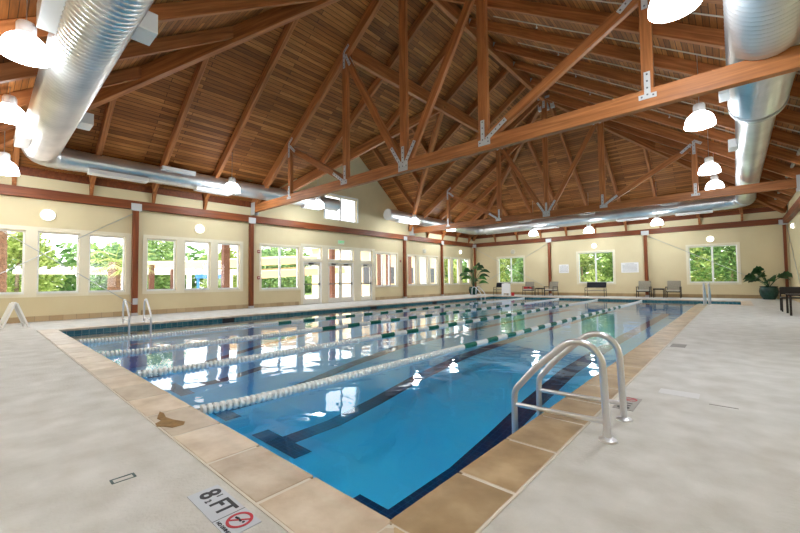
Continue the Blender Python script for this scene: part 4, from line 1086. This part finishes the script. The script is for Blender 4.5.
# palms
def palm(x, y, h, label, r=.22):
    t = empty('palm_tree', (x, y, -.3), label, 'palm tree', 'palms outside the left windows')
    bm = bmesh.new(); n = 26; tube(bm, [(0,0,h*k/n) for k in range(n+1)], r, 12, rad=[r*(1.05-.25*k/n)+(.03 if k%2 else 0) for k in range(n+1)]); obj('trunk', bm, PBARK, t, local=True, smooth=True)
    for k in range(22):
        az = k*2.4; bm = bmesh.new(); rnd = random.Random(k); up = rnd.uniform(-.5,1.0)
        c = Vector((0,0,h)); d = Vector((math.cos(az), math.sin(az), 0)); tip = c + d*1.0 + Vector((0,0,up))
        tube(bm, [c, tip], .015, 5)
        side = d.cross(Vector((0,0,1)))
        for q in range(-6, 7):
            a = q*.2; dr = (d*math.cos(a)+side*math.sin(a)); e = tip+dr*.75+Vector((0,0,up*.4-.25-abs(q)*.03)); s2 = side*.035
            bm.faces.new([bm.verts.new(tip), bm.verts.new(tip+(e-tip)*.5+s2), bm.verts.new(e), bm.verts.new(tip+(e-tip)*.5-s2)])
        obj('frond', bm, FOL[1], t, local=True)
palm(-21.5, .45, 5.2, 'palm tree with a thick trunk outside the first left window', .26)
palm(-21.5, 4.15, 2.45, 'short palm with yellow green fronds outside the third left window', .26)
# white pergola
t = empty('white_pergola', (-24, 4, 0), 'white pergola outside the left windows', 'pergola')
PW = mat('pergola_white', srgb(244,242,236), .5)
for y in (1.4, 3.4, 5.2, 8.0, 11): 
    for x in (-24.8, -23.4): obj('column', box(x-.1, x+.1, y-.1, y+.1, -.3, 1.65), PW, t)
for x in (-24.8, -23.4): obj('long_beam', box(x-.06, x+.06, 1.0, 11.6, 1.65, 1.85), PW, t)
for k in range(26): obj('cross_slat', box(-25.2, -23.0, 1.1+k*.41, 1.17+k*.41, 1.85, 1.97), PW, t)
# shade sails
SAIL = mat('sail_cloth', srgb(228,196,150), .8)
for k, (y0, y1, z0, z1, x) in enumerate(((9.5, 15.5, 2.35, 2.75, -21.5), (10.5, 17.5, 1.65, 2.05, -21.0), (6.5, 12, 2.3, 2.5, -26))):
    bm = bmesh.new(); prism(bm, [(x, y0, z0), (x, y1, z1), (x-2.2, y1-.5, z1+.15), (x-2.2, y0+.5, z0+.15)], (0,0,.12))
    prism(bm, [(x+.01, y0, z0-.32), (x+.01, y1, z1-.32), (x+.01, y1, z1), (x+.01, y0, z0)], (.02,0,0))
    tag(obj('shade_canopy', bm, SAIL), ('upper beige canopy seen through the window left of the doors', 'lower beige canopy seen through the window left of the doors', 'beige canopy seen through the second bay of windows')[k], 'canopy')
BRN = mat('brown_post', srgb(92,56,42), .7)
def opost(x, y, h, w, label, m=BRN): tag(obj('outdoor_post', bevel(box(x-w/2, x+w/2, y-w/2, y+w/2, -.3, h), .01), m), label, 'outdoor post', 'posts outside the left wall')
opost(-18.6, 8.0, 3.6, .30, 'thick brown post outside the third window of the second bay')
opost(-22.3, 5.85, 2.1, .22, 'short red brown post outside the first window of the second bay')
opost(-22.4, 6.9, 1.9, .26, 'second short red brown post outside the second bay windows')
opost(-20.0, 15.6, 4.2, .3, 'brown post seen through the left part of the double doors')
opost(-20.0, 17.5, 4.2, .34, 'brown post seen through the right leaf of the double doors')
opost(-19.5, 19.6, 4.2, .3, 'brown post seen through the narrow right door')
t = empty('slide_frame', (-23.0, 8.4, 0), 'bright blue frame outside the second bay windows', 'play frame')
BLU = mat('blue_paint', srgb(60,130,210), .5)
for y in (8.0, 9.3): obj('upright', box(-22.1, -22.0, y-.05, y+.05, -.3, 1.5), BLU, t)
obj('top_panel', box(-22.15, -21.95, 7.9, 9.4, 1.4, 1.62), BLU, t)
# neighbouring wing seen past the doors
t = empty('neighbour_building', (-24, 26, 0), 'beige neighbouring building seen past the glass doors', 'building')
STUC = mat('beige_stucco', srgb(232,208,172), .8)
obj('building_wall', box(-30, -23.5, 21.0, 33.0, -.3, 4.2), STUC, t)
obj('roof', box(-30.4, -23.0, 20.6, 33.4, 4.2, 4.5), WHITE, t)
for y in (22.2, 25.0, 28, 31): obj('dark_window', bevel(box(-23.52, -23.44, y-.6, y+.6, .9, 2.4), .01), mat('dark_pane', srgb(90,92,100), .2), t)
for y in (23.6, 26.4): obj('porch_column', box(-22.6, -22.3, y-.15, y+.15, -.3, 4.2), BRN, t)

# ================================================================== LIGHT, CAMERA
w = bpy.data.worlds.new('sky'); sc.world = w; w.use_nodes = True
N, L = w.node_tree.nodes, w.node_tree.links; bg = N['Background']
tc = N.new('ShaderNodeTexCoord'); se = N.new('ShaderNodeSeparateXYZ'); L.new(tc.outputs['Generated'], se.inputs[0])
rp = ramp(N, [(0, (.50,.50,.46,1)), (.5, (1,1,1,1)), (.75, (.92,.96,1,1)), (1, (.8,.9,1,1))])
mr = N.new('ShaderNodeMapRange'); mr.inputs['From Min'].default_value = -1; L.new(se.outputs[2], mr.inputs[0]); L.new(mr.outputs[0], rp.inputs[0])
L.new(rp.outputs[0], bg.inputs[0]); bg.inputs[1].default_value = 4.4
sun = bpy.data.lights.new('sun', 'SUN'); sun.energy = 7; sun.angle = R(4); sun.color = (1,.96,.88)
so = bpy.data.objects.new('sun', sun); C.objects.link(so); so.rotation_euler = (R(38), R(18), 0)

f_, yaw, pitch, roll = 375.41, -.7293, .0377, -.011
Fw = Vector((math.sin(yaw)*math.cos(pitch), math.cos(yaw)*math.cos(pitch), math.sin(pitch)))
r0 = Vector((math.cos(yaw), -math.sin(yaw), 0)); u0 = r0.cross(Fw)
rr = r0*math.cos(roll)+u0*math.sin(roll); uu = -r0*math.sin(roll)+u0*math.cos(roll)
cam = bpy.data.cameras.new('camera'); cam.sensor_width = 36; cam.lens = 36*f_/800; cam.clip_start = .05; cam.clip_end = 300
co = bpy.data.objects.new('camera', cam); C.objects.link(co)
co.matrix_world = Matrix(((rr.x,uu.x,-Fw.x,0),(rr.y,uu.y,-Fw.y,0),(rr.z,uu.z,-Fw.z,1.15),(0,0,0,1)))
sc.camera = co
vs = sc.view_settings; vs.view_transform = 'Standard'; vs.look = 'None'; vs.gamma = 1; vs.use_curve_mapping = False; vs.exposure = .14
sc.cycles.use_denoising = True
sc.cycles.max_bounces = 10; sc.cycles.diffuse_bounces = 5; sc.cycles.transparent_max_bounces = 24; sc.cycles.sample_clamp_indirect = 8
